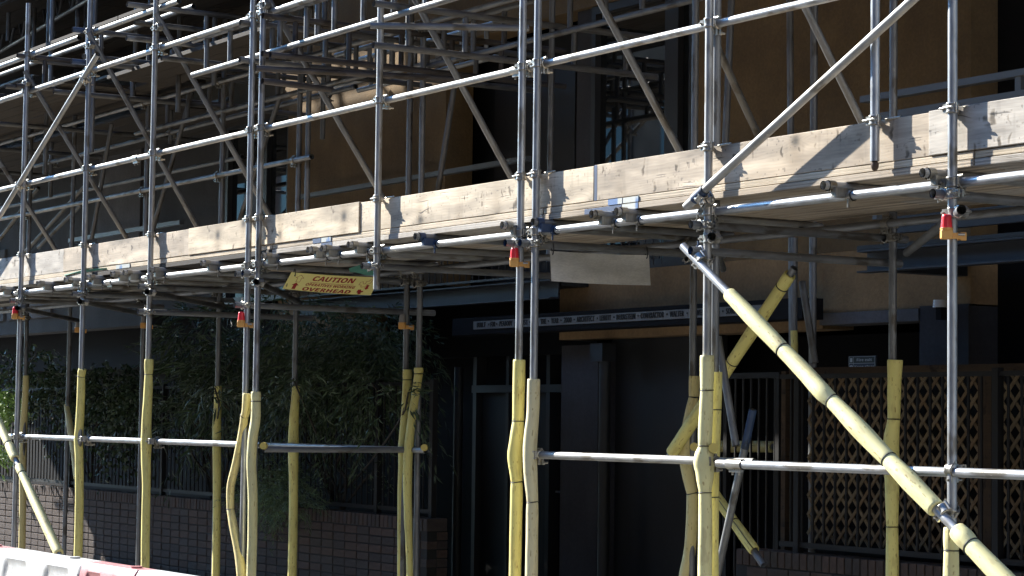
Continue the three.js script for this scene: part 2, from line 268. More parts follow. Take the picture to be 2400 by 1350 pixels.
// inscribed beam over the entrance
{
  const bz = -2.7, x0 = -9.365, x1 = -4.421, yt = 2.514, yb = 2.359;
  const t = thing('inscribed_beam', 'dark steel beam over the entrance with a pale inscribed strip of lettering', 'beam', [x0, yb, bz]);
  part('beam', box(x0, x1, yb, yt, bz - 0.2, bz, 0.004), M.black, t);
  const s0 = -8.978, s1 = -4.838, sy0 = 2.406, sy1 = 2.477;
  const strip = part('sign_strip', box(s0, s1, sy0, sy1, bz + 0.002, bz + 0.012), new THREE.MeshStandardMaterial({ color: lin(0.22, 0.215, 0.2), map: castCol, roughness: 0.6 }), t);
  const font = await new FontLoader().loadAsync('fonts/droid/droid_sans_bold.typeface.json');
  const words = [['BUILT', 1121], ['•', 1148], ['FOR', 1153], ['•', 1166.5], ['PEABODY', 1174], ['•', 1210], ['TRUST', 1215], ['•', 1243.5], ['IN', 1251], ['•', 1262], ['THE', 1270], ['•', 1287.5], ['YEAR', 1295], ['•', 1317], ['2000', 1324.5], ['•', 1348], ['ARCHITECT', 1355], ['•', 1402], ['LEWITT', 1409], ['•', 1441], ['BERNSTEIN', 1448], ['•', 1497.5], ['CONTRACTOR', 1505], ['•', 1565.5], ['WALTER', 1573], ['•', 1612.5], ['LLEWELLYN', 1620], ['•', 1675], ['&', 1685], ['•', 1696], ['SONS', 1705]];
  const ends = [1141, 1151, 1164, 1170, 1204, 1214, 1240, 1247, 1259, 1266, 1283, 1291, 1312, 1321, 1343, 1351, 1396, 1405, 1435, 1444, 1492, 1501, 1559, 1569, 1606, 1616, 1670, 1678, 1690, 1699, 1727];
  const K = { a: -8.979, b: -6.733, c: -4.837 };          // strip metres against lettering column: perspective of equal steps
  const col = (p) => { const w = (x) => 1 / (x + 2155); const q = (w(p) - w(1112)) / (w(1795) - w(1112)); return K.a + q * (K.c - K.a); };
  const inkM = new THREE.MeshStandardMaterial({ color: lin(0.01, 0.01, 0.01), roughness: 0.8 });
  words.forEach(([w, p], i) => {
    const g = new TextGeometry(w, { font, size: 0.042, depth: 0.004, curveSegments: 3 }); g.computeBoundingBox(); const bb = g.boundingBox, a = col(p), b = col(ends[i]);
    g.translate(-bb.min.x, 0, 0); const dot = w === '•'; g.scale(dot ? 0.8 : (b - a) / (bb.max.x - bb.min.x), dot ? 0.8 : 1.05, 1); g.translate(a, sy0 + (sy1 - sy0) / 2 - (dot ? 0.014 : 0.019), bz + 0.0125);
    part(dot ? 'dot' : 'lettering', g, inkM, strip);
  });
}
// fire exit sign
{
  const p = [-4.319, 2.095, -3.05], q = [-4.027, 1.989, -3.05];
  const t = thing('fire_exit_sign', 'small fire exit and keep clear sign on the dark wall above the trellis', 'sign', [p[0], q[1], -3.3]);
  const cv = document.createElement('canvas'); cv.width = 256; cv.height = 140; const c = cv.getContext('2d');
  c.fillStyle = '#8f9492'; c.fillRect(0, 0, 256, 140); c.fillStyle = '#23302c'; c.fillRect(5, 5, 38, 62); c.fillRect(47, 5, 204, 62); c.fillStyle = '#1f2a38'; c.fillRect(5, 73, 38, 62); c.fillRect(47, 73, 204, 62);
  c.fillStyle = '#a9aeac'; c.font = 'bold 38px sans-serif'; c.textAlign = 'center'; c.fillText('Fire exit', 150, 49); c.fillText('Keep clear', 150, 118); c.fillRect(13, 16, 22, 40); c.beginPath(); c.arc(24, 104, 17, 0, 7); c.fill(); c.fillStyle = '#1f2a38'; c.fillRect(22, 93, 4, 14); c.fillRect(22, 110, 4, 4);
  const tx = new THREE.CanvasTexture(cv); tx.colorSpace = THREE.SRGBColorSpace;
  part('backing', box(p[0], q[0], q[1], p[1], -3.07, -3.055), M.railGrey, t);
  const g = new THREE.PlaneGeometry(q[0] - p[0] - 0.006, p[1] - q[1] - 0.006); g.translate((p[0] + q[0]) / 2, (p[1] + q[1]) / 2, -3.052);
  part('sign_face', g, new THREE.MeshStandardMaterial({ map: tx, roughness: 0.5 }), t);
}

// houses on the other side of the road (behind the camera)
{
  const t = thing('terrace', 'brick terrace on the far side of the road, seen only in the window reflections', 'building', [0, 0, 15]);
  let x = -70; let k = 0; while (x < 50) { const w = rr(7, 11), h = rr(11, 15); part('wall', box(x, x + w - 0.01, -0.13, h, 15, 24), [M.terrA, M.terrB, M.terrC][k++ % 3], t); for (let y = 1; y < h - 2.5; y += 3.1) for (let q = 0.8; q < w - 1.6; q += 2.3) { part('window', box(x + q, x + q + 1.15, y, y + 1.8, 14.93, 15.05), M.glass, t); part('sill', box(x + q - 0.1, x + q + 1.25, y - 0.14, y - 0.01, 14.86, 15.04), M.paleGrey, t); } x += w; }
}

// sunlit houses across the end of the road, behind the camera
{
  const t = thing('end_house', 'pale rendered houses closing the end of the road behind the viewer', 'building', [27, 0, 5]);
  part('wall', box(27, 36, -0.13, 15, -14, 34), M.terrD, t);
  for (let z = -12; z < 32; z += 3) for (let y = 1; y < 13; y += 3.3) { part('window', box(26.95, 27.05, y, y + 1.8, z, z + 1.15), M.glass, t); part('sill', box(26.88, 27.04, y - 0.14, y - 0.01, z - 0.1, z + 1.25), M.paleGrey, t); }
}

// ---------------------------------------------------------------- garden walls of brick
function brickWall(name, label, x0, x1, yt, z, thick, seedN) {
  const t = thing(name, label, 'wall', [x0, 0, z]);
  seed = seedN;
  const gS = [0, 1, 2].map((i) => new RoundedBoxGeometry(0.214, 0.064, 0.10, 1, 0.004 + i * 0.001)), gV = [0, 1].map((i) => new RoundedBoxGeometry(0.064, 0.105, 0.2, 1, 0.004 + i * 0.001)), gH = [new RoundedBoxGeometry(0.102, 0.064, 0.1, 1, 0.005)];
  part('mortar_core', box(x0 + 0.012, x1 - 0.012, -0.05, yt - 0.012, z - thick + 0.012, z - 0.009), M.mortar, t);
  const list = [];
  const add = (g, x, y, zc) => list.push({ g: g[Math.floor(rnd() * g.length)], x: x + rr(-0.001, 0.001), y: y + rr(-0.001, 0.001), z: zc + rr(-0.003, 0.002), m: M.brick[Math.floor(rnd() * 4)] });
  for (let x = x1 - 0.0375; x > x0 + 0.03; x -= 0.075) add(gV, x, yt - 0.0525, z - 0.1);
  let row = 0;
  for (let y = yt - 0.105 - 0.0425; y > -0.03; y -= 0.075, row++) for (let x = x1 - (row % 2 ? 0.1125 : 0.225); x > x0 + 0.1; x -= 0.225) { if (row % 2 && x > x1 - 0.12) { add(gH, x1 - 0.053, y, z - 0.05); x -= 0; x = x1 - 0.1125 + 0.0; x -= 0; list.push({ g: gS[0], x: x - 0.111, y, z: z - 0.05, m: M.brick[1] }); x -= 0.111; continue; } add(gS, x, y, z - 0.05); }
  // return end
  for (let y = yt - 0.105 - 0.0425, r = 0; y > -0.03; y -= 0.075, r++) { if (thick > 0.15) list.push({ g: gH[0], x: x1 - 0.053, y, z: z - 0.155, m: M.brick[r % 4] }); }
  list.sort((a, b) => b.x - a.x);
  const rest = [];
  list.forEach((b, i) => {
    if (i < 298) { const m = new THREE.Mesh(b.g, b.m); m.name = 'brick'; m.castShadow = m.receiveShadow = true; m.position.set(b.x - x0, b.y, b.z - z); t.add(m); }
    else rest.push(b);
  });
  if (rest.length) { const byM = rest.map((b) => { const g = b.g.clone(); g.translate(b.x, b.y, b.z); return g; }); const m = part('bricks', mergeGeometries(byM), M.brick[0], t); m.userData.kind = 'stuff'; }
  return t;
}
const LW1 = -8.220, RW0 = -4.045;
brickWall('brick_wall', 'long low dark brick wall under the railings at the left', -19.6, LW1, 0.765, -1.8, 0.215, 11);
brickWall('brick_wall', 'short low brick wall with soldier course under the trellis at the right', RW0, 1.6, 0.745, -1.8, 0.215, 23);

// railings on the walls
function railing(label, x0, x1, y0, y1, z, step, posts, bar = 0.0075) {
  const t = thing('iron_railing', label, 'railing', [x0, y0, z]);
  part('bottom_rail', box(x0, x1, y0, y0 + 0.035, z - 0.012, z + 0.012), M.iron, t);
  part('top_rail', box(x0, x1, y1 - 0.03, y1, z - 0.014, z + 0.014), M.iron, t);
  const g = new THREE.CylinderGeometry(bar, bar, y1 - y0 - 0.066, 8);
  for (let x = x0 + step; x < x1 - 0.02; x += step) { const m = new THREE.Mesh(g, M.iron); m.name = 'bar'; m.castShadow = m.receiveShadow = true; m.position.set(x - x0, (y1 - y0) / 2 + 0.003, 0); t.add(m); }
  for (const px of posts) part('post', box(px - 0.025, px + 0.025, y0 - 0.06, y1 + 0.02, z - 0.025, z + 0.025), M.iron, t);
  return t;
}
railing('black iron railing on the long brick wall at the left', -19.5, -8.328, 0.80, 1.92, -1.92, 0.1, [-16.643, -14.003, -8.342, -9.3, -18.2]);
railing('black iron railing in front of the wooden trellis at the right', -3.646, 1.6, 0.78, 1.949 - 0.02, -1.88, 0.112, [-3.458, -1.607], 0.0095);
// entrance side gate
{
  const x0 = -4.798, x1 = -4.163;
  const t = thing('iron_gate', 'dark iron gate of thin bars between the entrance and the trellis', 'gate', [x0, 0.05, -2.3]);
  part('gate_frame', mergeGeometries([box(x0, x1, 0.05, 0.09, -2.32, -2.28), box(x0, x1, 1.92, 1.96, -2.32, -2.28), box(x0, x0 + 0.04, 0.091, 1.919, -2.32, -2.28), box(x1 - 0.04, x1, 0.091, 1.919, -2.32, -2.28)]), M.iron, t);
  for (let x = x0 + 0.12; x < x1 - 0.06; x += 0.09) part('bar', rodGeo([x, 0.09, -2.3], [x, 1.92, -2.3], 0.009), M.slate, t);
}
// trellis
{
  const z = -2.02, yb = 0.80, yt = 1.916, top = 1.976;
  const t = thing('trellis_fence', 'wooden diamond trellis fence with brown posts behind the railing', 'fence', [-3.782, 0.75, z]);
  const p0 = -3.791;
  part('post', box(p0, p0 + 0.045, 0.70, top - 0.02, z - 0.06, z + 0.02), M.timber, t);
  const q0 = -1.889, q1 = -1.775;
  part('post', box(q0, q1, 0.70, top - 0.02, z - 0.08, z + 0.03), M.timber, t);
  part('top_rail', box(p0 + 0.1, 1.6, top - 0.055, top, z - 0.06, z + 0.035), M.timber, t);
  function panel(x0, x1) {
    const W = x1 - x0, Hh = yt - yb, px = 0.112, py = 0.126;
    const clip = (dir, c) => { // line y = dir*(py/px)*(x) + c in local coordinates
      const k = dir * py / px; const pts = []; for (const [x, y] of [[0, c], [W, k * W + c]]) if (y >= 0 && y <= Hh) pts.push([x, y]); for (const y of [0, Hh]) { const x = (y - c) / k; if (x > 0 && x < W) pts.push([x, y]); }
      return pts.length >= 2 ? pts.slice(0, 2) : null; };
    for (const dir of [1, -1]) for (let c = -8; c < 8; c += py) { const s = clip(dir, c); if (!s) continue; const [[ax, ay], [bx, by]] = s, L = Math.hypot(bx - ax, by - ay); if (L < 0.09) continue;
      const g = new THREE.BoxGeometry(L, rr(0.020, 0.0235), 0.007); g.rotateZ(Math.atan2(by - ay, bx - ax)); g.translate(x0 + (ax + bx) / 2, yb + (ay + by) / 2, z + dir * 0.0045); part('slat', g, M.trellis[Math.floor(rnd() * 3)], t); }
  }
  panel(-3.525, q0 - 0.01); panel(q1 + 0.06, 1.5);
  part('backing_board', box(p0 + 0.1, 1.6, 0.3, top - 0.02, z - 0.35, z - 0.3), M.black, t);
}

// ---------------------------------------------------------------- scaffold
const S = { s0: -13.18, s1: -11.52, s2: -9.965, s3a: -8.02, s3b: -7.836, s4: -5.895, s5a: -3.987, s5b: -3.808, s6: -1.996, s7: -0.576, s8: 0 };
const YL = 2.803, YG = 3.885, YK = 1.38, YU = 4.81, YC = 4.516, ZB = -1.36, YT = 2.852;
const scaf = thing('scaffold', 'galvanised tube scaffold gantry standing over the pavement in front of the ochre building', 'scaffold', [-7, 0, 0]);
let gi = 0;
const gm = () => M.galv[(gi++ * 7 + 3) % 3];
const tube = (name, a, b, m, parent = scaf) => part(name, tubeGeo(a, b), m ?? gm(), parent);
const lean = (x, z, y0, y1, dx = 0, m, name = 'standard') => tube(name, [x, y0, z], [x + dx, y1, z], m);
// couplers: one clamp round a vertical tube and one round a tube along the given axis
function clamp(tight) { // round the y axis, opening to +x
  const gs = []; const prof = [[0.0247, -0.026], [0.032, -0.026], [0.035, -0.020], [0.031, -0.012], [0.031, 0.012], [0.035, 0.020], [0.032, 0.026], [0.0247, 0.026]].map((p) => new THREE.Vector2(...p));
  gs.push(new THREE.LatheGeometry(prof, 18)); gs.push(box(0.028, 0.062, -0.02, 0.02, -0.02, -0.007).toNonIndexed()); gs.push(box(0.028, 0.062, -0.02, 0.02, 0.007, 0.02).toNonIndexed());
  gs.push(rodGeo([0.05, 0, -0.036], [0.05, 0, 0.062], 0.0065, 8)); const nut = new THREE.CylinderGeometry(0.0135, 0.0135, 0.015, 6); nut.rotateX(Math.PI / 2); nut.translate(0.05, 0, 0.03); gs.push(nut);
  gs.push(rodGeo([-0.036, -0.026, 0], [-0.036, 0.026, 0], 0.009, 8));
  return mergeGeometries(gs.map((g) => { g = g.index ? g.toNonIndexed() : g; for (const k of Object.keys(g.attributes)) if (!['position', 'normal', 'uv'].includes(k)) g.deleteAttribute(k); return g; }));
}
const cl1 = clamp();
const couplerGeo = {};
function mk(axis, dx, dz, spin) { // second clamp centre offset (dx, 0, dz)
  const b = clamp(); b.rotateY(spin); const c = clamp(); c.rotateY(Math.PI);
  if (axis === 'x') c.rotateZ(Math.PI / 2); if (axis === 'z') c.rotateX(Math.PI / 2); c.translate(dx, 0, dz);
  const m = new THREE.BoxGeometry(0.03, 0.034, 0.03).toNonIndexed(); m.translate(dx / 2, 0, dz / 2);
  return mergeGeometries([b, c, m]);
}
couplerGeo.x = mk('x', 0, -0.05, Math.PI);
couplerGeo.xf = mk('x', 0, 0.05, Math.PI);
couplerGeo.zr = mk('z', 0.05, 0, Math.PI);
couplerGeo.zl = mk('z', -0.05, 0, 0);
couplerGeo.y = mk('y', 0.05, 0, 0.6);
function coupler(kind, x, y, z, m, tilt = 0) { const o = new THREE.Mesh(couplerGeo[kind], m ?? (rnd() < 0.55 ? M.clip : M.clipBright)); o.name = 'coupler'; o.castShadow = o.receiveShadow = true; o.position.set(x + 7, y, z); o.rotation.y = rr(-0.05, 0.05); o.rotation.z = tilt; scaf.add(o); return o; }

// front row standards
const XL = -21.6;
lean(S.s0, 0, 0, 5.68, 0.03); lean(S.s1, 0, 0, 11.2, 0.03); lean(S.s2, 0, 0, 11.2, 0.0); lean(S.s3a, 0, 0, 11.2, 0.02); lean(S.s3b, 0, 0, 11.2, 0.02);
lean(S.s4, 0, 2.52, 11.2, -0.02); lean(S.s5a, 0, 0, 11.2, 0); lean(S.s5b, 0, 0, 11.2, 0); lean(S.s6, 0, 0, 11.2, -0.0); lean(-2.067, -0.11, 0, 11.2, 0.0, M.oldTube);
lean(S.s7, 0, 2.960, 11.2, 0.0); lean(S.s8, 0, 0, 11.2, 0.0);
for (const x of [-20.9, -19, -17.2, -15.4, 2.0]) lean(x, 0, 0, 11.2);
// mortar plug in the open end of the short standard
part('mortar_plug', new THREE.IcosahedronGeometry(0.021, 2).scale(1, 1.4, 1).translate(S.s7, 2.937, 0), new THREE.MeshStandardMaterial({ color: lin(0.08, 0.055, 0.04), roughness: 1 }), scaf);
// back row standards
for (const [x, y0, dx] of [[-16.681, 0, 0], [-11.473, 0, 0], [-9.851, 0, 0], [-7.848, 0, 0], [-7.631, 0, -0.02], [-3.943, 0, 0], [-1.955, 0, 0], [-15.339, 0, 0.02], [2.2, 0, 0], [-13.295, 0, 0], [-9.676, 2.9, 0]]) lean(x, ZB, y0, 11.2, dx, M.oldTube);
for (const x of [-16.681, -11.473, -9.851, -7.848, -7.631, -3.943, -1.955, -13.295]) { for (const y of [YL, YU]) coupler('xf', x, y, ZB, M.clip); coupler('zl', x, 2.7 + rr(-0.03, 0.03), ZB, M.clip); if (x < -9.4) coupler('xf', x, YG + 0.02, ZB, M.clip); }
// inner row near the building front
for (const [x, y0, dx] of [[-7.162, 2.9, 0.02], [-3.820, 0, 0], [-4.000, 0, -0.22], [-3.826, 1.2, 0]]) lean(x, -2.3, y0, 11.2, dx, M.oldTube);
tube('brace', [-4.044, 3.495, -1.7], [-3.98, 4.627, -1.7], M.dullTube);

// ledgers and rails along the street
const seg = (name, y, z, xs, m, jig = 0) => { for (let i = 0; i < xs.length - 1; i++) tube(name, [xs[i], y + rr(-jig, jig), z], [xs[i + 1], y + rr(-jig, jig), z], m); };
seg('ledger', YL, -0.05, [XL, -10.98, -4.05]); tube('ledger', [-4.045, YL + 0.002, -0.05], [2.6, YL, -0.05]);
seg('guard_rail', YG, -0.05, [XL, -10.45, -4.12, 2.6]);
seg('knee_rail', YK, -0.05, [XL, -7.820]); tube('knee_rail', [S.s5b - 0.03, YK, -0.05], [-1.621, YK, -0.05]); tube('knee_rail', [-1.883, YK - 0.012, 0.0], [2.6, YK - 0.012, 0.0]);
seg('upper_ledger', YU, -0.05, [XL, -11.6]); seg('upper_ledger', YU, -0.05, [-11.58, -6, 2.6]);
tube('upper_ledger', [XL, 5.17, -0.05], [-11.897, 5.17, -0.05]);
tube('upper_ledger', [-11.578, 5.17, -0.05], [-9.591, 5.17, -0.05]);
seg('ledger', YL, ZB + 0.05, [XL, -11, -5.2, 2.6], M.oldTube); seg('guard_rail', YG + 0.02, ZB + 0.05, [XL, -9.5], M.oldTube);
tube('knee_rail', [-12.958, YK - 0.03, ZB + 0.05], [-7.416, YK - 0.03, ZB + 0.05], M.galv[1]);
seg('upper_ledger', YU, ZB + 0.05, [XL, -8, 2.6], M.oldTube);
// sleeve couplers that join rails end to end
for (const [x, y, z, s] of [[-10.45, YG, -0.05, 1], [-10.98, YL, -0.05, 1], [-4.12, YG, -0.05, 1.1], [-1.721, YK - 0.012, 0, 1.2]]) { const g = mergeGeometries([tubeGeo([x - 0.055 * s, y, z], [x + 0.055 * s, y, z], 0.0305, 0.0243), box(x - 0.05, x + 0.05, y - 0.044, y - 0.026, z - 0.012, z + 0.012), rodGeo([x - 0.03, y - 0.06, z], [x - 0.03, y - 0.02, z], 0.006), rodGeo([x + 0.03, y - 0.06, z], [x + 0.03, y - 0.02, z], 0.006)]); part('sleeve_coupler', g, M.clipBright, scaf); }

const fronts = [-15.4, S.s0, S.s1, S.s2, S.s3a, S.s3b, S.s4, S.s5a, S.s5b, S.s6, S.s8, 2.0];
for (const x of fronts) { coupler('x', x, YG, 0); if (x !== S.s6) coupler('x', x, YL, 0); else coupler('x', x, YL, 0, M.clipBright); }
coupler('xf', S.s8, YK, -0.05); coupler('x', S.s6, YK, 0); coupler('x', S.s5b, YK, 0, M.clipBright); for (const x of [S.s0, S.s1 + 0.10, S.s2 + 0.12]) coupler('x', x, YK, 0);
for (const x of [S.s1, S.s2, S.s3a, S.s3b, S.s4]) coupler('x', x + 0.01, YU, 0);
coupler('x', S.s0, YU, 0); coupler('x', S.s0 + 0.02, 5.17, 0); coupler('x', S.s1, 5.17, 0);

// transoms (across, from the street side to the building)
const backX = { [S.s0]: 0 };
function transom(x, y, z0, z1, m, blue) { const t = tube('transom', [x, y, z0], [x + 0.0, y, z1], m ?? [M.oldTube, M.dullTube][Math.floor(rnd() * 2)]); if (blue) part('paint_band', tubeGeo([x, y, z0 + 0.0005], [x, y, z0 - 0.05], RI - 0.0004, RI - 0.0025), M.bluePaint, t); return t; }
// board bearers on top of the ledger, clipped with single bands
for (const [x, zf, blue] of [[-13.545, 0.10, 0], [-12.432, 0.11, 0], [-11.685, 0.12, 0], [-11.185, 0.1, 0], [-10.564, 0.12, 0], [-10.322, 0.1, 0], [-9.778, 0.08, 0], [-8.689, 0.1, 0], [-7.602, 0.08, 0], [-6.791, 0.1, 0], [-6.586, 0.09, 0], [-6.151, 0.1, 0], [-5.180, 0.1, 1], [-4.038, 0.11, 0], [-3.705, 0.09, 1], [-3.033, 0.1, 0], [-2.784, 0.09, 0], [-0.869, 0.1, 0], [-0.109, 0.1, 0], [0.62, 0.1, 0], [1.2, 0.1, 0], [-14.2, 0.1, 0], [-15.0, 0.1, 0]]) {
  transom(x, YT, zf, -1.5, [M.galv[2], M.oldTube][blue]);
  // half-band clip that hooks the bearer down to the ledger
  const g = mergeGeometries([tubeGeo([x, YT, zf - 0.075], [x, YT, zf - 0.03], 0.0295, 0.0244, 14), tubeGeo([x + 0.028, YL, -0.05], [x + 0.07, YL, -0.05], 0.0305, 0.0244, 14), box(x + 0.005, x + 0.045, YL - 0.012, YT - 0.012, -0.03, 0.05), rodGeo([x + 0.05, YL - 0.065, -0.03], [x + 0.05, YL - 0.02, -0.03], 0.006)].map((q) => q.toNonIndexed()));
  part('board_clip', g, blue ? M.bluePaint : M.clip, scaf);
}
// transoms coupled to the standards below the ledger
for (const [x, y, blue] of [[S.s0, 2.72, 0], [S.s1, 2.72, 0], [S.s2, 2.72, 0], [S.s3a, 2.735, 0], [S.s3b - 0.05, 2.735, 1], [S.s4 - 0.02, 2.69, 0], [S.s5a, 2.739, 1], [S.s5b, 2.728, 1], [S.s6, 2.725, 0], [S.s8, 2.745, 0]]) { transom(x - 0.05, y, 0.085, -1.55, M.oldTube, blue); coupler('zl', x, y, 0, blue ? M.clipBright : undefined); }
transom(S.s2 - 0.04, 2.5, 0.09, -1.6, M.oldTube); coupler('zl', S.s2, 2.5, 0, M.clipBright);
transom(S.s3a - 0.045, 2.487, 0.09, -1.75, M.oldTube); coupler('zl', S.s3a, 2.487, 0, M.clipBright);
transom(S.s6 - 0.045, 2.575, 0.09, -1.5, M.oldTube, 1); coupler('zr', S.s6 - 0.09, 2.575, 0, M.bluePaint);
// plan braces: from a front standard back to the next standard to the left
for (const [x, y, bx] of [[S.s0 + 0.07, 2.64, -15.1], [S.s1 + 0.07, 2.64, -13.2], [S.s2 + 0.07, 2.665, -11.5], [S.s3b + 0.06, 2.655, -9.9], [S.s6 + 0.08, 2.645, -3.7], [S.s8 + 0.08, 2.65, -1.9]]) { const a = new THREE.Vector3(x, y, 0.03), b = new THREE.Vector3(bx, y - 0.02, -1.42); const e = a.clone().sub(b).normalize().multiplyScalar(0.08).add(a); tube('plan_brace', [e.x, e.y, e.z], [b.x, b.y, b.z], M.dullTube); coupler('zr', x - 0.07, y, 0); }
// toe-board clamps
for (const x of fronts.concat(S.s7)) { const g = mergeGeometries([clampAt(x, 3.172), rodGeo([x + 0.03, 3.178, -0.045], [x + 0.13, 3.183, -0.06], 0.006), box(x - 0.055, x - 0.03, 3.15, 3.195, -0.02, 0.015), rodGeo([x - 0.07, 3.175, 0.02], [x + 0.03, 3.175, 0.035], 0.006)].map((q) => q.index ? q.toNonIndexed() : q)); part('board_clamp', g, M.clipBright, scaf); }
function clampAt(x, y) { const g = cl1.clone(); g.rotateY(Math.PI * 0.9); g.translate(x, y, 0); return g; }

// braces across the scaffold: down from the street side to the building side
for (const [x, top, z1, y1, m] of [[-15.1, 4.85, -1.4, 2.95, 0], [S.s0 + 0.05, 4.9, -1.42, 2.92, 0], [S.s1 + 0.06, 5.05, -1.42, 2.92, 0], [S.s2 + 0.07, 5.0, -1.42, 2.92, 0], [S.s3b + 0.05, 4.88, -1.42, 2.92, 0], [S.s4 + 0.05, 4.95, -1.42, 2.92, 0], [S.s5b + 0.06, 4.9, -1.42, 2.92, 0], [S.s6 + 0.06, 4.95, -1.42, 2.92, 0]]) { tube('brace', [x, top + 0.1, 0.03], [x, y1, z1], M.oldTube); coupler('zr', x - 0.05, top - 0.02, 0, M.clip); }
tube('brace', [-2.465, 3.875, -0.4], [-3.143, 3.406, -1.3], M.dullTube);
// braces in the back row
for (const [a, b] of [[[-12.411, 4.837, -1.45], [-13.378, 3.422, -1.45]], [[-7.267, 4.356, -1.45], [-7.526, 3.444, -1.45]], [[-10.339, 4.693, -1.45], [-11.334, 3.357, -1.45]], [[-14.485, 4.733, -1.45], [-14.981, 3.52, -1.45]], [[-16.657, 4.217, -1.45], [-18.803, 3.333, -1.45]], [[-15.777, 4.211, -1.7], [-17.708, 3.548, -1.7]], [[-16.466, 4.033, -1.9], [-17.819, 3.616, -1.9]]]) tube('brace', a, b, M.dullTube);
// long diagonal braces on the face
tube('brace', [-11.158, 4.903, 0.055], [-14.409, 3.205, 0.055], M.galv[2]); tube('brace', [-2.131, 2.833, 0.055], [0.345, 4.022, 0.055], M.galv[2]);
const lowBrace = [[-2.15, 2.608, 0.06], [0.764, 0.638, 0.06]], farBrace = [[-14.442, 2.147, 0.06], [-11.652, 0.201, 0.06]];
tube('brace', lowBrace[0], lowBrace[1], M.galv[0]); tube('brace', farBrace[0], farBrace[1], M.galv[1]);
const swivel = (px, p, tilt) => { const o = coupler('xf', p[0], p[1], 0, M.clipBright, tilt); return o; };
swivel(0, [S.s6, 2.528, 0], -0.75); swivel(0, [S.s8, 1.182, 0], -0.75); swivel(0, [S.s6, 2.877, 0], 0.7); swivel(0, [S.s0, 3.864, 0], 1.0); swivel(0, [S.s1, 4.719, 0], 1.0);
part('paint_band', (() => { const a = V([-2.054, 2.871, 0.055]), b = V([-1.954, 2.92, 0.055]); return tubeGeo([a.x, a.y, a.z], [b.x, b.y, b.z], R + 0.006, R); })(), M.bluePaint, scaf);
// the diagonal tube behind the sixth standard and the blue-ended tube by the entrance
const backDiag = [[-2.744, 2.574, -1.25], [-4.063, 1.354, -1.25]];
tube('brace', backDiag[0], backDiag[1], M.oldTube); tube('brace', [-3.969, 1.198, -1.5], [-3.345, 0.677, -1.5], M.oldTube);
tube('brace', [-3.071, 2.138, -0.9], [-2.876, 1.457, -0.9], M.oldTube);
{ const a = [-2.772, 1.683, -0.95], b = [-3.143, 0.581, -0.95]; const t = tube('brace', a, b, M.oldTube); const A = V(a), B = V(b), e = A.clone().lerp(B, 0.22); part('paint_band', tubeGeo(a, [e.x, e.y, e.z], R + 0.001, R - 0.001), M.bluePaint, t); }
{ const a = [-5.538, 1.417, -2.75], b = [-4.791, 1.43, -2.75]; tube('knee_rail', a, b, M.oldTube); }
tube('brace', [-3.455, 2.549, -1.9], [-3.318, 2.005, -1.9], M.dullTube);
// yellow end caps
for (const p of [[-7.631, 1.377, 0.02], [-7.333, 1.374, -1.25], [-3.64, 1.44, -1.15], [-1.955, 1.455, -0.02]]) { const g = new THREE.CylinderGeometry(0.0275, 0.0275, 0.05, 20); g.rotateX(Math.PI / 2); g.rotateY(0.9); g.translate(p[0], p[1], p[2]); part('end_cap', g, M.yellowCap, scaf); }
transom(-7.672, YK - 0.03, 0.0, -1.5, M.oldTube);

// ladder beams of the upper lift: two chords and welded rungs
function ladder(a, b, h, step, m, ends = 1) {
  const t = part('ladder_beam', tubeGeo(a, b), m, scaf); const A = V(a), B = V(b), L = A.distanceTo(B);
  part('chord', tubeGeo([a[0], a[1] - h, a[2]], [b[0], b[1] - h, b[2]]), m, t);
  for (let s = step * 0.6; s < L; s += step) { const p = A.clone().lerp(B, s / L); part('rung', tubeGeo([p.x, p.y - R * 0.9, p.z], [p.x, p.y - h + R * 0.9, p.z], 0.0215, 0.018, 12), m, t); }
  return t;
}
ladder([-9.383, YU - 0.01, -0.1], [1.6, YU - 0.01, -0.1], 0.295, 0.46, M.oldTube);
ladder([-13.6, YU + 0.02, ZB + 0.0], [-8.116, YU + 0.02, ZB + 0.0], 0.3, 0.5, M.dullTube);
ladder([-7.686, YU - 0.02, ZB - 0.06], [1.6, YU - 0.02, ZB - 0.06], 0.3, 0.46, M.dullTube);
ladder([-10.771, 4.761 + 0.3, -2.2], [-8.4, 4.761 + 0.3, -2.2], 0.3, 0.42, M.galv[1]);
ladder([-10.864, 4.762 + 0.3, -2.5], [-8.2, 4.762 + 0.3, -2.5], 0.3, 0.42, M.galv[1]);
for (const [x, y, m, z1] of [[-13.167, 5.149, M.blackTube, -2.6], [-11.685, 5.201, M.dullTube, -2.8], [-10.379, 5.242, M.oldTube, -2.8], [-8.039, 4.746, M.dullTube, -2.7], [-7.631, 4.44 + 0.3, M.blackTube, -2.75], [-5.823, 4.564, M.dullTube, -2.4]]) { const l = ladder([x, y, 0.1], [x, y, z1], 0.3, 0.48, m); if (x < -11.5 && x > -12) part('paint_band', mergeGeometries([tubeGeo([x, y, 0.102], [x, y, -0.1], R + 0.001, R - 0.001), tubeGeo([x, y - 0.3, 0.102], [x, y - 0.3, -0.06], R + 0.001, R - 0.001), box(x - 0.012, x + 0.012, y - 0.3 + 0.024, y - 0.024, -0.06, -0.035).toNonIndexed()].map((q) => q.index ? q.toNonIndexed() : q)), M.bluePaint, l); }
for (const [a, b, m] of [[[-5.918, 4.42, 0.073], [-5.327, 4.42, -0.905], M.oldTube], [[-6.066, 4.62, -0.423], [-6.116, 4.62, -1.408], M.dullTube], [[-7.528, 4.42, 0.08], [-7.515, 4.42, -1.363], M.blackTube], [[-7.487, 4.2, 0.162], [-7.567, 4.2, -0.477], M.blackTube], [[-7.635, 4.32, 0.147], [-7.18, 4.32, -1.366], M.blackTube]]) tube('transom', a, b, m);
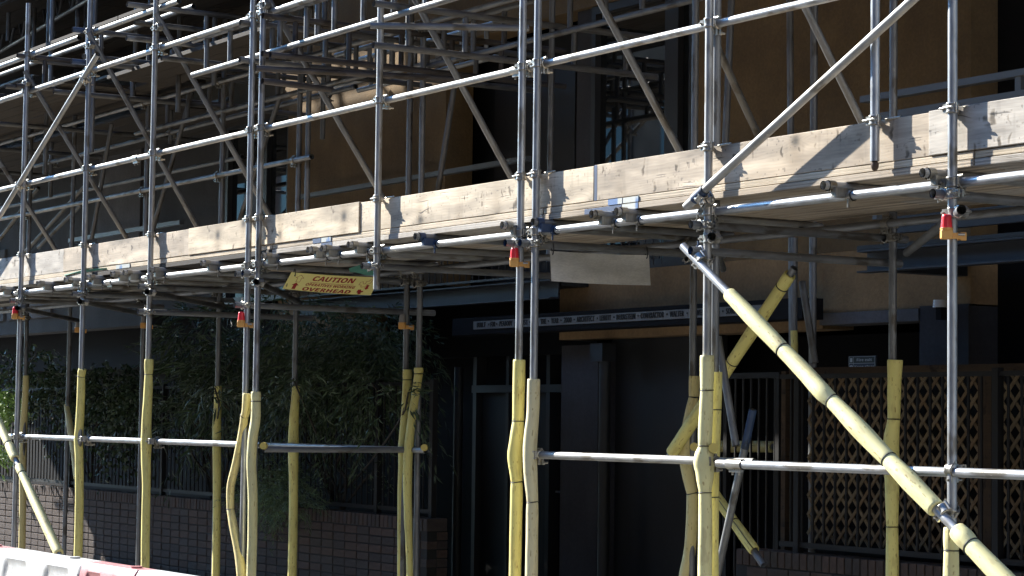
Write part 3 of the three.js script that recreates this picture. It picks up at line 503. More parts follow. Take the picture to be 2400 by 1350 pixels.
for (let i = 0; i < 14; i++) { const x = -20.6 + i * 0.83 + rr(-0.2, 0.2), y = [5.12, 4.7, 4.95][i % 3]; transom(x, y, rr(-0.1, 0.12), -2.7 + rr(-0.2, 0.3), M.dullTube); }
for (const [x0, x1, y, z] of [[-21, -10.4, 5.3, -0.55], [-20, -9.4, 5.06, -0.95], [-21, -12.4, 5.52, -1.36], [-18, -9.8, 4.62, -1.9], [-21, -13, 4.3, -2.3], [-21, -14, 5.05, -2.6], [-16, -9, 5.6, -0.9]]) tube('upper_ledger', [x0, y, z], [x1, y, z], M.dullTube);
for (let i = 0; i < 9; i++) { const x = -19.8 + i * 1.17, z = [-0.55, -0.95, -1.9][i % 3]; tube('standard', [x, 4.2 + (i % 2) * 0.3, z], [x, 6.2, z], M.oldTube); coupler('x', x, [5.3, 5.06, 4.62][i % 3], z, M.clip); }
// lattice girder and boards further along the street
{
  const y = 6.527, a = [-20.724, y, -1.9], b = [-8.146, 4.9, 1.017]; b[1] = y;
  const e = [-16.285, 6.37, -1.9]; const c = [e[0], y, -1.9 + 0.0];
  const g = part('lattice_girder', tubeGeo(a, [c[0] + 2.2, y, -1.2]), M.oldTube, scaf);
  part('chord', tubeGeo([a[0], y - 0.42, a[2]], [c[0] + 2.2, y - 0.42, -1.2]), M.oldTube, g);
  const A = new THREE.Vector3(a[0], y, a[2]), B = new THREE.Vector3(c[0] + 2.2, y, -1.2), n = 12;
  for (let i = 0; i < n; i++) { const p = A.clone().lerp(B, i / n), q = A.clone().lerp(B, (i + 0.5) / n), r = A.clone().lerp(B, (i + 1) / n); part('web', tubeGeo([p.x, p.y, p.z], [q.x, q.y - 0.42, q.z], 0.017, 0.014, 10), M.oldTube, g); part('web', tubeGeo([q.x, q.y - 0.42, q.z], [r.x, r.y, r.z], 0.017, 0.014, 10), M.oldTube, g); }
}
for (const [x, y0, y1, z] of [[-17.111, 5.966, 6.552, -1.2], [-14.088, 5.021, 6.017, -0.6], [-15.686, 5.885, 6.375, -1.6], [-12.560, 4.909, 5.641, -0.9], [-12.856, 4.761, 5.174, -1.0], [-10.695, 4.644, 5.323, -0.9], [-7.663, 4.631, 4.993, -0.4], [-9.690, 4.812, 5.045, -1.5]]) tube('standard', [x, y0, z], [x, y1, z], M.oldTube);

// deck boards of the gantry: two layers, and the working decks higher up
const DX0 = -19.4;
function deck(y, z0, z1, x0, x1, layers, m) {
  for (let k = 0; k < layers; k++) { let j = 0; for (let z = z0; z > z1 - 0.01; z -= 0.229, j++) { let x = x0 - ((j * 1.37 + k * 2.1) % 3.9); while (x < x1) { const a = Math.max(x, x0), b = Math.min(x + 3.895, x1); if (b - a > 0.3) part('deck_board', box(a, b - 0.006, y + k * 0.041, y + k * 0.041 + 0.038, z - 0.224, z, 0.004), m[Math.floor(rnd() * m.length)], scaf); x += 3.9; } } }
}
function boxUV(g) { return g; }
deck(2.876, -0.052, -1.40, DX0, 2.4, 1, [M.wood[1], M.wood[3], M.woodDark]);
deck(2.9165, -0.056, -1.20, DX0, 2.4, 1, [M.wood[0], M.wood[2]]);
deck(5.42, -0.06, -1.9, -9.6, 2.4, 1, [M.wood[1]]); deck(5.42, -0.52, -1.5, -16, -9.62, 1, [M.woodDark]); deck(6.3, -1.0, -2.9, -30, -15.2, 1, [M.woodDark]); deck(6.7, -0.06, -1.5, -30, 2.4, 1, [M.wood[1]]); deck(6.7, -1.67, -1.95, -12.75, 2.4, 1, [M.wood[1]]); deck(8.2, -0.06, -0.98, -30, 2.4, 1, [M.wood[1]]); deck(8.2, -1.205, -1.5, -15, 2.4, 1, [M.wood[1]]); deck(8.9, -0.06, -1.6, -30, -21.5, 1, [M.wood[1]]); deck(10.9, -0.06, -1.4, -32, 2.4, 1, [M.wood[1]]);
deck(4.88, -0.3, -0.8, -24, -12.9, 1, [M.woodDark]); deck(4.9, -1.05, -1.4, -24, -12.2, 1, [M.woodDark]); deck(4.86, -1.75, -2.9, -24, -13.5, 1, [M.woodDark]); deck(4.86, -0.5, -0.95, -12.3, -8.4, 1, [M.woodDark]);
for (const y of [6.65, 8.15]) { for (const z of [-0.05, ZB]) seg('ledger', y - 0.05, z, [XL, -7, 2.6], M.oldTube); for (let x = -16; x < 2; x += 2) transom(x, y - 0.0, 0.05, -1.6, M.oldTube); }

// ---------------------------------------------------------------- toe boards standing on the deck
const toe = [
  [-19.4, -12.178, 0.000, 3, 'weathered toe board at the far left end of the deck'],
  [-12.178 + 0.004, -9.285, 0.006, 1, 'grey brown toe board behind the second and third front poles'],
  [-9.285 + 0.003, -6.266, 0.012, 0, 'pale yellow toe board above the caution sign, lapped over the next board'],
  [-6.266 + 0.004, -3.241, 0.000, 2, 'long creamy toe board between the caution sign and the blue painted joint'],
  [-3.241 + 0.012, -0.226, 0.003, 1, 'knotty toe board behind the long diagonal brace'],
  [-0.226 + 0.003, 2.4, 0.012, 3, 'bleached white toe board at the right edge above the lamp'],
];
toe.forEach(([x0, x1, dz, w, label], i) => {
  const zf = -0.058 + dz, yb = 2.957 + (i % 2) * 0.002, yt = 3.178 + [0.0, 0.0, 0.004, -0.002, 0.002, 0.008][i];
  const t = thing('toe_board', label, 'plank', [x0, yb, zf], 'toe boards along the deck edge');
  const g = box(x0, x1, yb, yt, zf - 0.036, zf, 0.004); { const p = g.attributes.position, u = g.attributes.uv; for (let k = 0; k < p.count; k++) u.setXY(k, p.getX(k) + i * 0.77, p.getY(k) + p.getZ(k)); }
  part('board', g, M.wood[w], t);
  if (i === 4) part('paint_band', box(x0 - 0.001, x0 + 0.03, yb + 0.002, yt - 0.002, zf - 0.034, zf + 0.001), M.bluePaint, t);
});
// metal end bands on the deck boards
const bandMap = tex(64, 32, (u, v) => { const n = vnoise(u * 16, v * 8, 16, 71); return n > 0.62 ? [0.3, 0.4, 0.55] : [0.62, 0.63, 0.61]; }, true);
for (const [a, b, y0, y1, blue] of [[-7.000, -6.867, 2.918, 2.953, 1], [-6.860, -6.709, 2.919, 2.952, 0], [-6.859, -6.687, 2.878, 2.913, 1], [-3.071, -2.921, 2.918, 2.953, 0], [-2.912, -2.752, 2.919, 2.952, 0], [-2.921, -2.756, 2.878, 2.913, 0], [-3.326, -2.929, 2.879, 2.912, 1], [-10.861, -10.547, 2.918, 2.953, 2]]) { const g = box(a, b, y0, y1, -0.06, -0.0495); part('end_band', g, blue === 1 ? M.bluePaint : new THREE.MeshStandardMaterial({ map: bandMap, roughness: 0.6, metalness: 0.4 }), scaf); }

// ---------------------------------------------------------------- foam sleeves
function sweep(st, inner, slit) {
  const pts = st.map((s) => new THREE.Vector3(s[0], s[1], s[2])), cv = new THREE.CatmullRomCurve3(pts, false, 'centripetal'); const L = cv.getLength(), n = Math.max(6, Math.ceil(L / 0.03)), seg = 22;
  const pos = [], uv = [], idx = []; const u0 = rnd() * 5; const up = Math.abs(pts[0].y - pts[pts.length - 1].y) / L > 0.95;
  const lens = [0]; for (let i = 1; i < pts.length; i++) lens.push(lens[i - 1] + pts[i].distanceTo(pts[i - 1]));
  const rad = (t) => { const d = t * lens[lens.length - 1]; let i = 1; while (i < lens.length - 1 && lens[i] < d) i++; const f = (d - lens[i - 1]) / Math.max(1e-6, lens[i] - lens[i - 1]); const s = f * f * (3 - 2 * f); return st[i - 1][3] * (1 - s) + st[i][3] * s; };
  const a0 = slit ?? 0, gap = slit === undefined ? 0 : 0.10;
  const rings = []; const mkRing = (t, r, k) => { const c = cv.getPointAt(Math.min(1, Math.max(0, t))), d = cv.getTangentAt(Math.min(1, Math.max(0, t))); const X = new THREE.Vector3(1, 0, 0).addScaledVector(d, -d.x).normalize(), Z = X.clone().cross(d); const base = pos.length / 3; for (let i = 0; i <= seg; i++) { const th = a0 + gap + (Math.PI * 2 - 2 * gap) * i / seg; const q = r * (1 + (k ? (vnoise(th * 1.27 + u0, t * L * 9, 64, 77) - 0.5) * 0.05 : 0)); const p = c.clone().addScaledVector(X, Math.cos(th) * q).addScaledVector(Z, Math.sin(th) * q); pos.push(p.x, p.y, p.z); uv.push(th * 0.05 + u0, t * L + u0); } return base; };
  const join = (a, b) => { for (let i = 0; i < seg; i++) idx.push(a + i, a + i + 1, b + i, b + i, a + i + 1, b + i + 1); };
  let prev = mkRing(0, inner, 0); const round = 0.006;
  for (const [t, f] of [[0.0, 0.93], [0.005 / L, 0.985], [0.012 / L, 1]]) { const r = mkRing(t, rad(0) * f, 0); join(prev, r); prev = r; }
  for (let i = 1; i < n; i++) { const t = 0.015 / L + (1 - 0.03 / L) * i / n; const r = mkRing(t, rad(t), 1); join(prev, r); prev = r; }
  for (const [t, f] of [[1 - 0.012 / L, 1], [1 - 0.005 / L, 0.985], [1, 0.93]]) { const r = mkRing(t, rad(1) * f, 0); join(prev, r); prev = r; }
  let r = mkRing(1, inner, 0); join(prev, r);
  const i0 = mkRing(0, inner, 0), i1 = mkRing(1, inner, 0); // (inner wall)
  const m = Math.max(4, Math.ceil(n / 3)); let pv = i0; for (let i = 1; i <= m; i++) { const q = mkRing(i / m, inner, 0); join(q, pv); pv = q; }
  return geoFrom(pos, uv, idx, 0.9);
}
function foamSleeve(label, mat, st, ties = [], opt = {}) {
  const last = st[st.length - 1];
  const t = thing('foam_sleeve', label, 'foam sleeve', [last[0], last[1], last[2]], 'foam sleeves round the scaffold tubes');
  const cuts = [0, ...ties, st.length - 1];
  for (let k = 0; k < cuts.length - 1; k++) { const part_ = st.slice(cuts[k], cuts[k + 1] + 1).map((s) => s.slice()); if (part_.length < 2) continue; const a = part_[0], b = part_[part_.length - 1], q = (p) => { p[3] *= 0.955; }; if (k > 0) q(a); if (k < cuts.length - 2) q(b); if (part_.length === 2) { part_.splice(1, 0, a.map((v, i) => (v + b[i]) / 2)); part_[1][3] = Math.max(a[3], b[3]) * 1.02; }
    part('foam_section', sweep(part_, opt.inner ?? 0.0255, opt.slit), Array.isArray(mat) ? mat[k % mat.length] : mat, t); }
  for (const i of ties) { const s = st[i], p = st[i - 1], d = new THREE.Vector3(s[0] - p[0], s[1] - p[1], s[2] - p[2]).normalize(); const g = new THREE.TorusGeometry(s[3] * 0.955, 0.0032, 6, 26); g.applyQuaternion(new THREE.Quaternion().setFromUnitVectors(new THREE.Vector3(0, 0, 1), d)); g.rotateX(rr(-0.05, 0.05)); g.translate(s[0], s[1], s[2]); part('cable_tie', g, M.tie, t); }
  return t;
}
const foot = (s) => [s[0], 0.01, s[2], s[3]];
foamSleeve('slim yellow foam sleeve on the second front pole from the left', M.foam, [[-11.489, 2.023, 0, 0.037], [-11.511, 1.956, 0, 0.037], [-11.507, 1.806, 0, 0.038], [-11.529, 1.492, -0, 0.039], [-11.543, 1.385, 0, 0.041], [-11.516, 1.205, -0, 0.039], [-11.487, 0.838, 0, 0.039], [-11.485, 0.319, -0, 0.039], foot([-11.491, 0.085, 0, 0.039])], [1]);
foamSleeve('yellow foam sleeve on the third front pole, right of the red barrier', M.foam, [[-9.953, 2.088, 0, 0.039], [-9.95, 1.955, 0, 0.037], [-9.955, 1.8, 0, 0.039], [-9.976, 1.505, 0, 0.042], [-9.969, 1.384, 0, 0.048], [-9.97, 1.237, 0, 0.042], [-9.948, 1.017, 0, 0.037], [-9.945, 0.625, 0, 0.037], [-9.935, 0.285, -0, 0.037], foot([-9.94, 0.041, -0, 0.037])], [1]);
foamSleeve('dirty yellow foam sleeve bowed out to the left of its pole', M.foamDirty, [[-7.967, 1.785, 0.01, 0.034], [-7.984, 1.634, 0.01, 0.034], [-8.006, 1.607, 0.01, 0.034], [-8.025, 1.522, 0.01, 0.032], [-8.124, 1.227, 0.02, 0.032], [-8.189, 1.046, 0.03, 0.032], [-8.188, 0.866, 0.03, 0.032], [-8.127, 0.734, 0.03, 0.034], [-8.062, 0.569, 0.02, 0.035], [-7.983, 0.366, 0.02, 0.039], foot([-7.947, 0.151, 0.01, 0.037])], [2, 6], { inner: 0.02 });
foamSleeve('pale cream foam sleeve standing close beside the bowed dirty one', M.foamPale, [[-7.827, 1.798, 0, 0.039], [-7.824, 1.721, 0, 0.039], [-7.825, 1.581, 0, 0.039], [-7.824, 1.457, 0.02, 0.039], [-7.814, 1.247, 0.035, 0.038], [-7.813, 1.024, 0.02, 0.038], [-7.842, 0.747, -0, 0.038], [-7.848, 0.367, 0, 0.038], foot([-7.849, 0.059, 0, 0.038])], [1]);
foamSleeve('clean bright yellow foam sleeve, left one of the central pair of front poles', M.foam, [[-3.981, 1.987, 0, 0.04], [-3.983, 1.831, 0, 0.04], [-3.985, 1.593, 0, 0.04], [-3.985, 1.489, 0.01, 0.045], [-4.002, 1.374, 0.01, 0.049], [-3.994, 1.203, 0, 0.04], [-3.993, 1.162, 0, 0.04], [-3.997, 0.922, 0, 0.04], [-4, 0.612, 0, 0.039], foot([-4.002, 0.035, 0, 0.039])], [2, 5]);
foamSleeve('old scuffed cream foam sleeve, right one of the central pair of front poles', M.foamOld, [[-3.807, 1.862, 0, 0.041], [-3.809, 1.749, 0, 0.041], [-3.812, 1.648, 0, 0.041], [-3.826, 1.424, 0.01, 0.045], [-3.818, 1.289, 0.01, 0.045], [-3.804, 1.082, 0, 0.039], [-3.806, 1.033, 0, 0.039], [-3.806, 0.931, 0, 0.039], [-3.806, 0.625, 0, 0.04], foot([-3.815, 0.027, 0, 0.04])], [5]);
foamSleeve('yellow foam sleeve bulging round the rail joint right of the entrance', M.foamPale, [[-1.995, 1.979, 0, 0.04], [-1.994, 1.781, 0, 0.039], [-1.999, 1.672, 0, 0.04], [-2.004, 1.575, 0, 0.041], [-2.008, 1.466, 0, 0.041], [-2.012, 1.43, 0, 0.053], [-2.015, 1.369, 0, 0.061], [-2.006, 1.302, 0, 0.051], [-2.003, 1.201, 0, 0.039], [-1.998, 1.013, 0, 0.04], [-1.999, 0.74, 0, 0.04], foot([-1.998, 0.016, -0, 0.04])], [1, 4, 8]);
foamSleeve('yellow foam sleeve partly hidden just behind the bulging one right of the entrance', M.foam, [[-2.046, 1.888, -0.11, 0.032], [-2.051, 1.673, -0.11, 0.033], [-2.061, 1.527, -0.11, 0.033], [-2.065, 1.174, -0.11, 0.03], foot([-2.071, 0.025, -0.11, 0.032])], [1, 3]);
foamSleeve('torn dull yellow foam sleeve swerving left on the back pole beside the entrance door', M.foamDirty, [[-3.926, 1.912, -1.36, 0.034], [-3.929, 1.769, -1.36, 0.035], [-3.961, 1.665, -1.36, 0.04], [-3.98, 1.522, -1.34, 0.04], [-3.979, 1.379, -1.33, 0.043], [-3.952, 1.236, -1.34, 0.042], [-3.939, 1.125, -1.36, 0.039], [-3.941, 0.906, -1.36, 0.04], [-3.967, 0.714, -1.36, 0.04], [-3.977, 0.558, -1.33, 0.04], foot([-3.994, -0.025, -1.32, 0.04])], [1, 6]);
foamSleeve('dull yellow foam sleeve split open at its top in front of the trellis', M.foam, [[-1.932, 1.988, -1.36, 0.047], [-1.939, 1.843, -1.36, 0.041], [-1.942, 1.634, -1.36, 0.04], [-1.964, 1.499, -1.36, 0.048], [-1.963, 1.372, -1.36, 0.048], [-1.957, 1.25, -1.36, 0.043], [-1.954, 0.992, -1.36, 0.038], [-1.953, 0.708, -1.36, 0.039], foot([-1.961, 0.07, -1.36, 0.039])], [2, 6], { slit: 0.9 });
foamSleeve('short cream foam sleeve low on the rightmost front pole, slit down its middle', M.foamPale, [[-0.004, 1.098, 0, 0.039], [-0.005, 0.985, 0, 0.039], [-0.006, 0.86, 0, 0.039], foot([-0.014, 0.092, 0, 0.039])], [1], { slit: 0.75 });
foamSleeve('plain yellow foam sleeve on a back pole, its top hidden in feathery foliage', M.foam, [[-9.822, 1.881, -1.36, 0.038], [-9.833, 1.747, -1.36, 0.038], [-9.852, 1.584, -1.36, 0.043], [-9.855, 1.356, -1.36, 0.048], [-9.837, 1.015, -1.36, 0.041], [-9.83, 0.637, -1.36, 0.04], [-9.833, 0.207, -1.36, 0.04], foot([-9.846, 0.006, -1.36, 0.04])]);
foamSleeve('dull yellow upright foam sleeve, left of the pair at the end of the shaded rail', M.foam, [[-7.82, 2.004, -1.36, 0.038], [-7.821, 1.92, -1.36, 0.038], [-7.838, 1.676, -1.36, 0.037], [-7.86, 1.387, -1.35, 0.038], [-7.862, 1.223, -1.35, 0.033], [-7.872, 1.074, -1.35, 0.031], [-7.873, 0.331, -1.36, 0.032], foot([-7.877, 0.01, -1.36, 0.031])], [1]);
foamSleeve('yellow foam sleeve slanting off its back pole at the end of the shaded rail', M.foam, [[-7.586, 2.014, -1.33, 0.038], [-7.585, 1.966, -1.33, 0.037], [-7.609, 1.866, -1.33, 0.034], [-7.632, 1.597, -1.3, 0.034], [-7.644, 1.331, -1.28, 0.038], [-7.635, 1.16, -1.27, 0.038], [-7.636, 0.851, -1.28, 0.034], [-7.641, 0.543, -1.3, 0.028], foot([-7.616, 0.066, -1.31, 0.026])], [1], { inner: 0.015 });
foamSleeve('plain yellow foam sleeve on a back pole behind drooping narrow leaves', M.foam, [[-11.463, 1.891, -1.36, 0.035], [-11.462, 1.668, -1.36, 0.037], [-11.473, 1.505, -1.36, 0.041], [-11.449, 1.1, -1.36, 0.04], [-11.434, 0.697, -1.36, 0.037], [-11.425, 0.105, -1.36, 0.038], foot([-11.424, -0.108, -1.36, 0.038])]);
foamSleeve('old ochre foam sleeve on the far left back pole beside the bare front pole', M.foamDirty, [[-16.661, 2.046, -1.36, 0.034], [-16.663, 1.875, -1.36, 0.037], [-16.702, 1.459, -1.36, 0.042], [-16.695, 1.069, -1.36, 0.04], [-16.659, 0.485, -1.36, 0.04], foot([-16.652, 0, -1.36, 0.04])]);
foamSleeve('slanting ochre foam sleeve mostly hidden by the ivy at the far left', M.foamDirty, [[-15.374, 1.705, -1.36, 0.03], [-15.103, 1.473, -1.3, 0.037], [-14.833, 1.2, -1.25, 0.037], [-14.614, 0.932, -1.2, 0.036]]);
// diagonal sleeves
const D1 = V(lowBrace[0]), D2 = V(lowBrace[1]);
const along = (A, B, x, r, dz = 0) => { const t = (x - A.x) / (B.x - A.x); const p = A.clone().lerp(B, t); return [p.x, p.y, p.z + dz, r]; };
const L = (x, r, dz) => along(D1, D2, x, r, dz);
const XB1 = -1.716, XB2 = -1.242, XB3 = -0.836, XB4 = -0.395, XB5 = -0.049, XB6 = 0.098, XB7 = 0.198;
foamSleeve('bright cream foam sleeve of four lengths on the long diagonal brace, lower right', [M.foamPale], [L(XB1, 0.040), L((XB1 + XB2) / 2, 0.046), L(XB2, 0.044), L((XB2 + XB3) / 2, 0.046), L(XB3 - 0.06, 0.047, 0.008), L(XB3, 0.043), L((XB3 + XB4) / 2, 0.049), L(XB4, 0.046), L((XB4 + XB5) / 2, 0.05), L(XB5, 0.047)], [2, 5, 7]);
foamSleeve('cream foam sleeve at the bottom right end of the long diagonal brace', [M.foamPale], [L(XB6, 0.047), L((XB6 + XB7) / 2, 0.05), L(XB7, 0.047), L(XB7 + 0.25, 0.051), L(XB7 + 0.7, 0.05)], [2]);
const E1 = V(farBrace[0]), E2 = V(farBrace[1]); const Q = (x, r) => along(E1, E2, x, r); const XQ0 = -14.301, XQ1 = -13.186, XQ2 = -13.033, XQ3 = -12.932, XQ4 = -11.811;
foamSleeve('greenish cream foam sleeve cut by the left edge, above the bare joint', M.foamPale, [Q(XQ0, 0.042), Q((XQ0 + XQ1) / 2, 0.044), Q(XQ1 - 0.05, 0.043), Q(XQ1 + 0.05, 0.046), Q(XQ2, 0.044)], [2]);
foamSleeve('greenish cream foam sleeve slanting down behind the white barrier at the left', M.foamPale, [Q(XQ3, 0.04), Q(XQ3 + 0.1, 0.042), Q((XQ3 + XQ4) / 2, 0.046), Q(XQ4, 0.047)], [1]);
const F1 = V(backDiag[0]), F2 = V(backDiag[1]); const B = (x, r) => along(F1, F2, x, r);
const XF0 = -2.786, XF1 = -2.869, XF2 = -3.371, XF3 = -4.020;
foamSleeve('shaded yellow foam sleeve on the diagonal rising to the inscribed beam', M.foam, [B(XF0, 0.04), B(XF1, 0.042), B((XF1 + XF2) / 2, 0.043), B(XF2, 0.042), B((XF2 + XF3) / 2, 0.044), B(XF3, 0.044)], [1, 3]);
foamSleeve('shaded yellow foam sleeve slanting down onto the end of the right brick wall', M.foam, [[-3.935, 1.171, -1.5, 0.037], [-3.756, 1.023, -1.5, 0.037], [-3.658, 0.942, -1.5, 0.037], [-3.548, 0.852, -1.5, 0.038], [-3.443, 0.768, -1.5, 0.038]], [2], { slit: 5.4 });
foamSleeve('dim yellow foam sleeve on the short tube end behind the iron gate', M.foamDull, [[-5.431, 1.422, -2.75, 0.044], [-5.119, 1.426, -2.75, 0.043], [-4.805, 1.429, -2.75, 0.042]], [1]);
foamSleeve('narrow yellow foam sleeve on the inner pole under the end of the inscribed beam', M.foam, [[-4.024, 2.249, -2.3, 0.022], [-4.018, 2.085, -2.3, 0.024], [-4.018, 1.579, -2.3, 0.024], [-4.027, 0.987, -2.3, 0.024]]);
lean(-4.026, -2.3, 0, 2.9, 0, M.oldTube);

// ---------------------------------------------------------------- warning lamps
function lamp(label, at, lensM, turn) { // at: the pole axis at arm height; local x runs from the lamp body to the clamp
  const t = thing('warning_lamp', label, 'lamp', at, 'warning lamps clipped to the poles'); t.rotation.y = turn;
  const add = (name, g, m) => { const o = new THREE.Mesh(g, m); o.name = name; o.castShadow = o.receiveShadow = true; t.add(o); };
  const cx = -0.036, cz = 0.036, lp = [[0.031, 0.016], [0.031, 0.018]];
  for (let i = 0; i < 10; i++) { const y = 0.02 + i * 0.0062; lp.push([0.0292 - i * 0.00055, y], [0.0278 - i * 0.00055, y + 0.0034]); }
  lp.push([0.0215, 0.084], [0.018, 0.087], [0.0, 0.088]);
  add('lens', new THREE.LatheGeometry(lp.map((p) => new THREE.Vector2(...p)), 28).translate(cx, 0, cz), lensM);
  add('bulb_holder', new THREE.CylinderGeometry(0.011, 0.013, 0.045, 12).translate(cx, 0.04, cz), M.amber);
  add('body', mergeGeometries([new RoundedBoxGeometry(0.058, 0.046, 0.052, 2, 0.007).translate(cx, -0.012, cz), new THREE.CylinderGeometry(0.0325, 0.0315, 0.012, 24).translate(cx, 0.0145, cz)].map((q) => q.index ? q.toNonIndexed() : q)), M.amber);
  add('bracket', mergeGeometries([new RoundedBoxGeometry(0.06, 0.03, 0.012, 2, 0.003).translate(0.012, -0.018, 0.036), new RoundedBoxGeometry(0.03, 0.042, 0.012, 2, 0.004).translate(0.048, -0.02, 0.034), new RoundedBoxGeometry(0.01, 0.034, 0.05, 2, 0.003).translate(0.032, -0.02, 0.008)]), M.amber);
  add('bolt', rodGeo([0.02, -0.012, 0.047], [0.052, -0.012, 0.047], 0.006), M.clipBright);
  return t;
}
lamp('red warning lamp on the far left front pole', [S.s0, 2.569, 0], M.lens, 0.95);
lamp('red warning lamp on the paired front poles left of the caution sign', [S.s3a, 2.344, 0], M.lens, 0.9);
lamp('red warning lamp on the front pole between the caution sign and the blank white board', [S.s5a, 2.618, 0], M.lens, 0.98);
lamp('red warning lamp on the rightmost front pole', [S.s8, 2.551, 0], M.lens, 1.0);
lamp('clear topped amber lamp on the back pole below the right end of the caution sign', [-7.831, 2.367, ZB], M.lensClear, 0.85);
lamp('unlit amber lamp in the shade just left of the third front pole', [-13.192, 2.524, ZB], M.lensClear, 1.05);
lamp('unlit amber lamp in the shade just left of the second front pole', [-14.976, 2.529, ZB], M.lensClear, 0.9);

// ---------------------------------------------------------------- signs hung under the deck
function hungPanel(t, c, mat, name, warp = 0.012) { // c: TL TR BR BL corners
  const [TL, TR, BR, BL] = c.map(V), n = 16, m = 6, pos = [], uv = [], idx = [];
  for (let j = 0; j <= m; j++) for (let i = 0; i <= n; i++) { const a = TL.clone().lerp(TR, i / n), b = BL.clone().lerp(BR, i / n), p = a.lerp(b, j / m); p.x += warp * Math.sin(i / n * Math.PI) * (j / m); p.y -= 0.006 * Math.sin(i / n * Math.PI); pos.push(p.x, p.y, p.z); uv.push(i / n, 1 - j / m); }
  for (let j = 0; j < m; j++) for (let i = 0; i < n; i++) { const a = j * (n + 1) + i; idx.push(a, a + n + 1, a + 1, a + 1, a + n + 1, a + n + 2); }
  return part(name, geoFrom(pos, uv, idx), mat, t);
}
function tieLoop(t, p, m = M.tie, drop = 0.05) { part('cable_tie', new THREE.TubeGeometry(new THREE.CatmullRomCurve3([new THREE.Vector3(p[0] + 0.004, p[1] - 0.012, p[2]), new THREE.Vector3(p[0] + 0.02, p[1] + drop * 0.5, p[2] + 0.004), new THREE.Vector3(p[0] - 0.01, p[1] + drop, p[2] - 0.004), new THREE.Vector3(p[0] - 0.014, p[1] + drop * 0.4, p[2])], true), 20, 0.0032, 6), m, t); }
{
  const X0 = S.s3b + 0.03, TL = [-7.806, 2.751, -0.28], TR = [-7.806, 2.746, -1.08]; const BL = [TL[0] - 0.155, TL[1] - 0.125, TL[2] + 0.0], BR = [TR[0] - 0.15, TR[1] - 0.14, TR[2] + 0.0];
  const cv = document.createElement('canvas'); cv.width = 1536; cv.height = 416; const c = cv.getContext('2d');
  c.fillStyle = '#f4e793'; c.fillRect(0, 0, 1536, 416); c.fillStyle = '#9c1512'; c.strokeStyle = '#9c1512'; c.textAlign = 'center';
  const put = (s, x, y, size, w, skew = -0.18, weight = 'bold') => { c.save(); c.translate(x, y); c.font = `${weight} ${size}px sans-serif`; const k = w / c.measureText(s).width; c.transform(k, 0, skew, 1, 0, 0); c.fillText(s, 0, 0); c.lineWidth = size * 0.03; c.strokeText(s, 0, 0); c.restore(); };
  put('CAUTION', 770, 158, 150, 740); c.fillRect(400, 196, 760, 8); put('OPERATIVES WORKING', 770, 282, 84, 860, -0.18); put('OVERHEAD', 745, 402, 112, 850);
  const arrow = (x, y, s, ang, fill) => { c.save(); c.translate(x, y); c.rotate(ang); c.beginPath(); c.moveTo(0, -80 * s); c.lineTo(58 * s, -18 * s); c.lineTo(28 * s, -18 * s); c.lineTo(28 * s, 70 * s); c.lineTo(-28 * s, 70 * s); c.lineTo(-28 * s, -18 * s); c.lineTo(-58 * s, -18 * s); c.closePath(); c.lineWidth = 6; fill ? c.fill() : c.stroke(); c.restore(); };
  arrow(190, 140, 1.15, 0, 0); arrow(178, 320, 1.05, 0, 1);
  // toothed outline and hand tool mark
  c.lineWidth = 6; c.beginPath(); [[1250, 130], [1290, 110], [1310, 165], [1350, 160], [1345, 105], [1390, 95], [1400, 60], [1440, 66], [1428, 140], [1380, 175], [1370, 225], [1300, 240], [1285, 190], [1245, 190]].forEach(([x, y], i) => i ? c.lineTo(x, y) : c.moveTo(x, y)); c.closePath(); c.stroke();
  arrow(1405, 235, 0.75, Math.PI * 1.02, 1); c.save(); c.translate(65, 0); c.beginPath(); [[1215, 300], [1262, 292], [1275, 330], [1300, 318], [1318, 348], [1282, 366], [1290, 400], [1240, 406], [1232, 372], [1205, 362]].forEach(([x, y], i) => i ? c.lineTo(x, y) : c.moveTo(x, y)); c.closePath(); c.fill(); c.restore();
  const tx = new THREE.CanvasTexture(cv); tx.colorSpace = THREE.SRGBColorSpace; tx.anisotropy = 8;
  const t = thing('caution_sign', 'yellow caution sign with red lettering hung at a slant under the deck', 'sign', TL);
  hungPanel(t, [TL, TR, BR, BL], new THREE.MeshStandardMaterial({ map: tx, roughness: 0.6, side: THREE.DoubleSide }), 'sign_face', -0.02);
  const e = (p, dz) => [p[0] - 0.02, p[1] - 0.018, p[2] + dz]; tieLoop(t, e(TL, -0.04)); tieLoop(t, e(TR, 0.04)); tieLoop(t, [BL[0] + 0.03, BL[1] + 0.03, BL[2] - 0.02]);
}
{
  const TL = [-3.84, 2.687, -0.133], TR = [-3.84, 2.699, -0.915], BR = [-3.84, 2.499, -0.931], BL = [-3.84, 2.493, -0.146];
  const t = thing('blank_board', 'blank off-white board hung under the deck above the entrance', 'board', TL);
  hungPanel(t, [TL, TR, BR, BL], M.white, 'board_face');
  tieLoop(t, [TL[0], TL[1] - 0.012, TL[2] - 0.02], M.tie, 0.07); tieLoop(t, [TR[0], TR[1] - 0.012, TR[2] + 0.02], M.tie, 0.07);
}
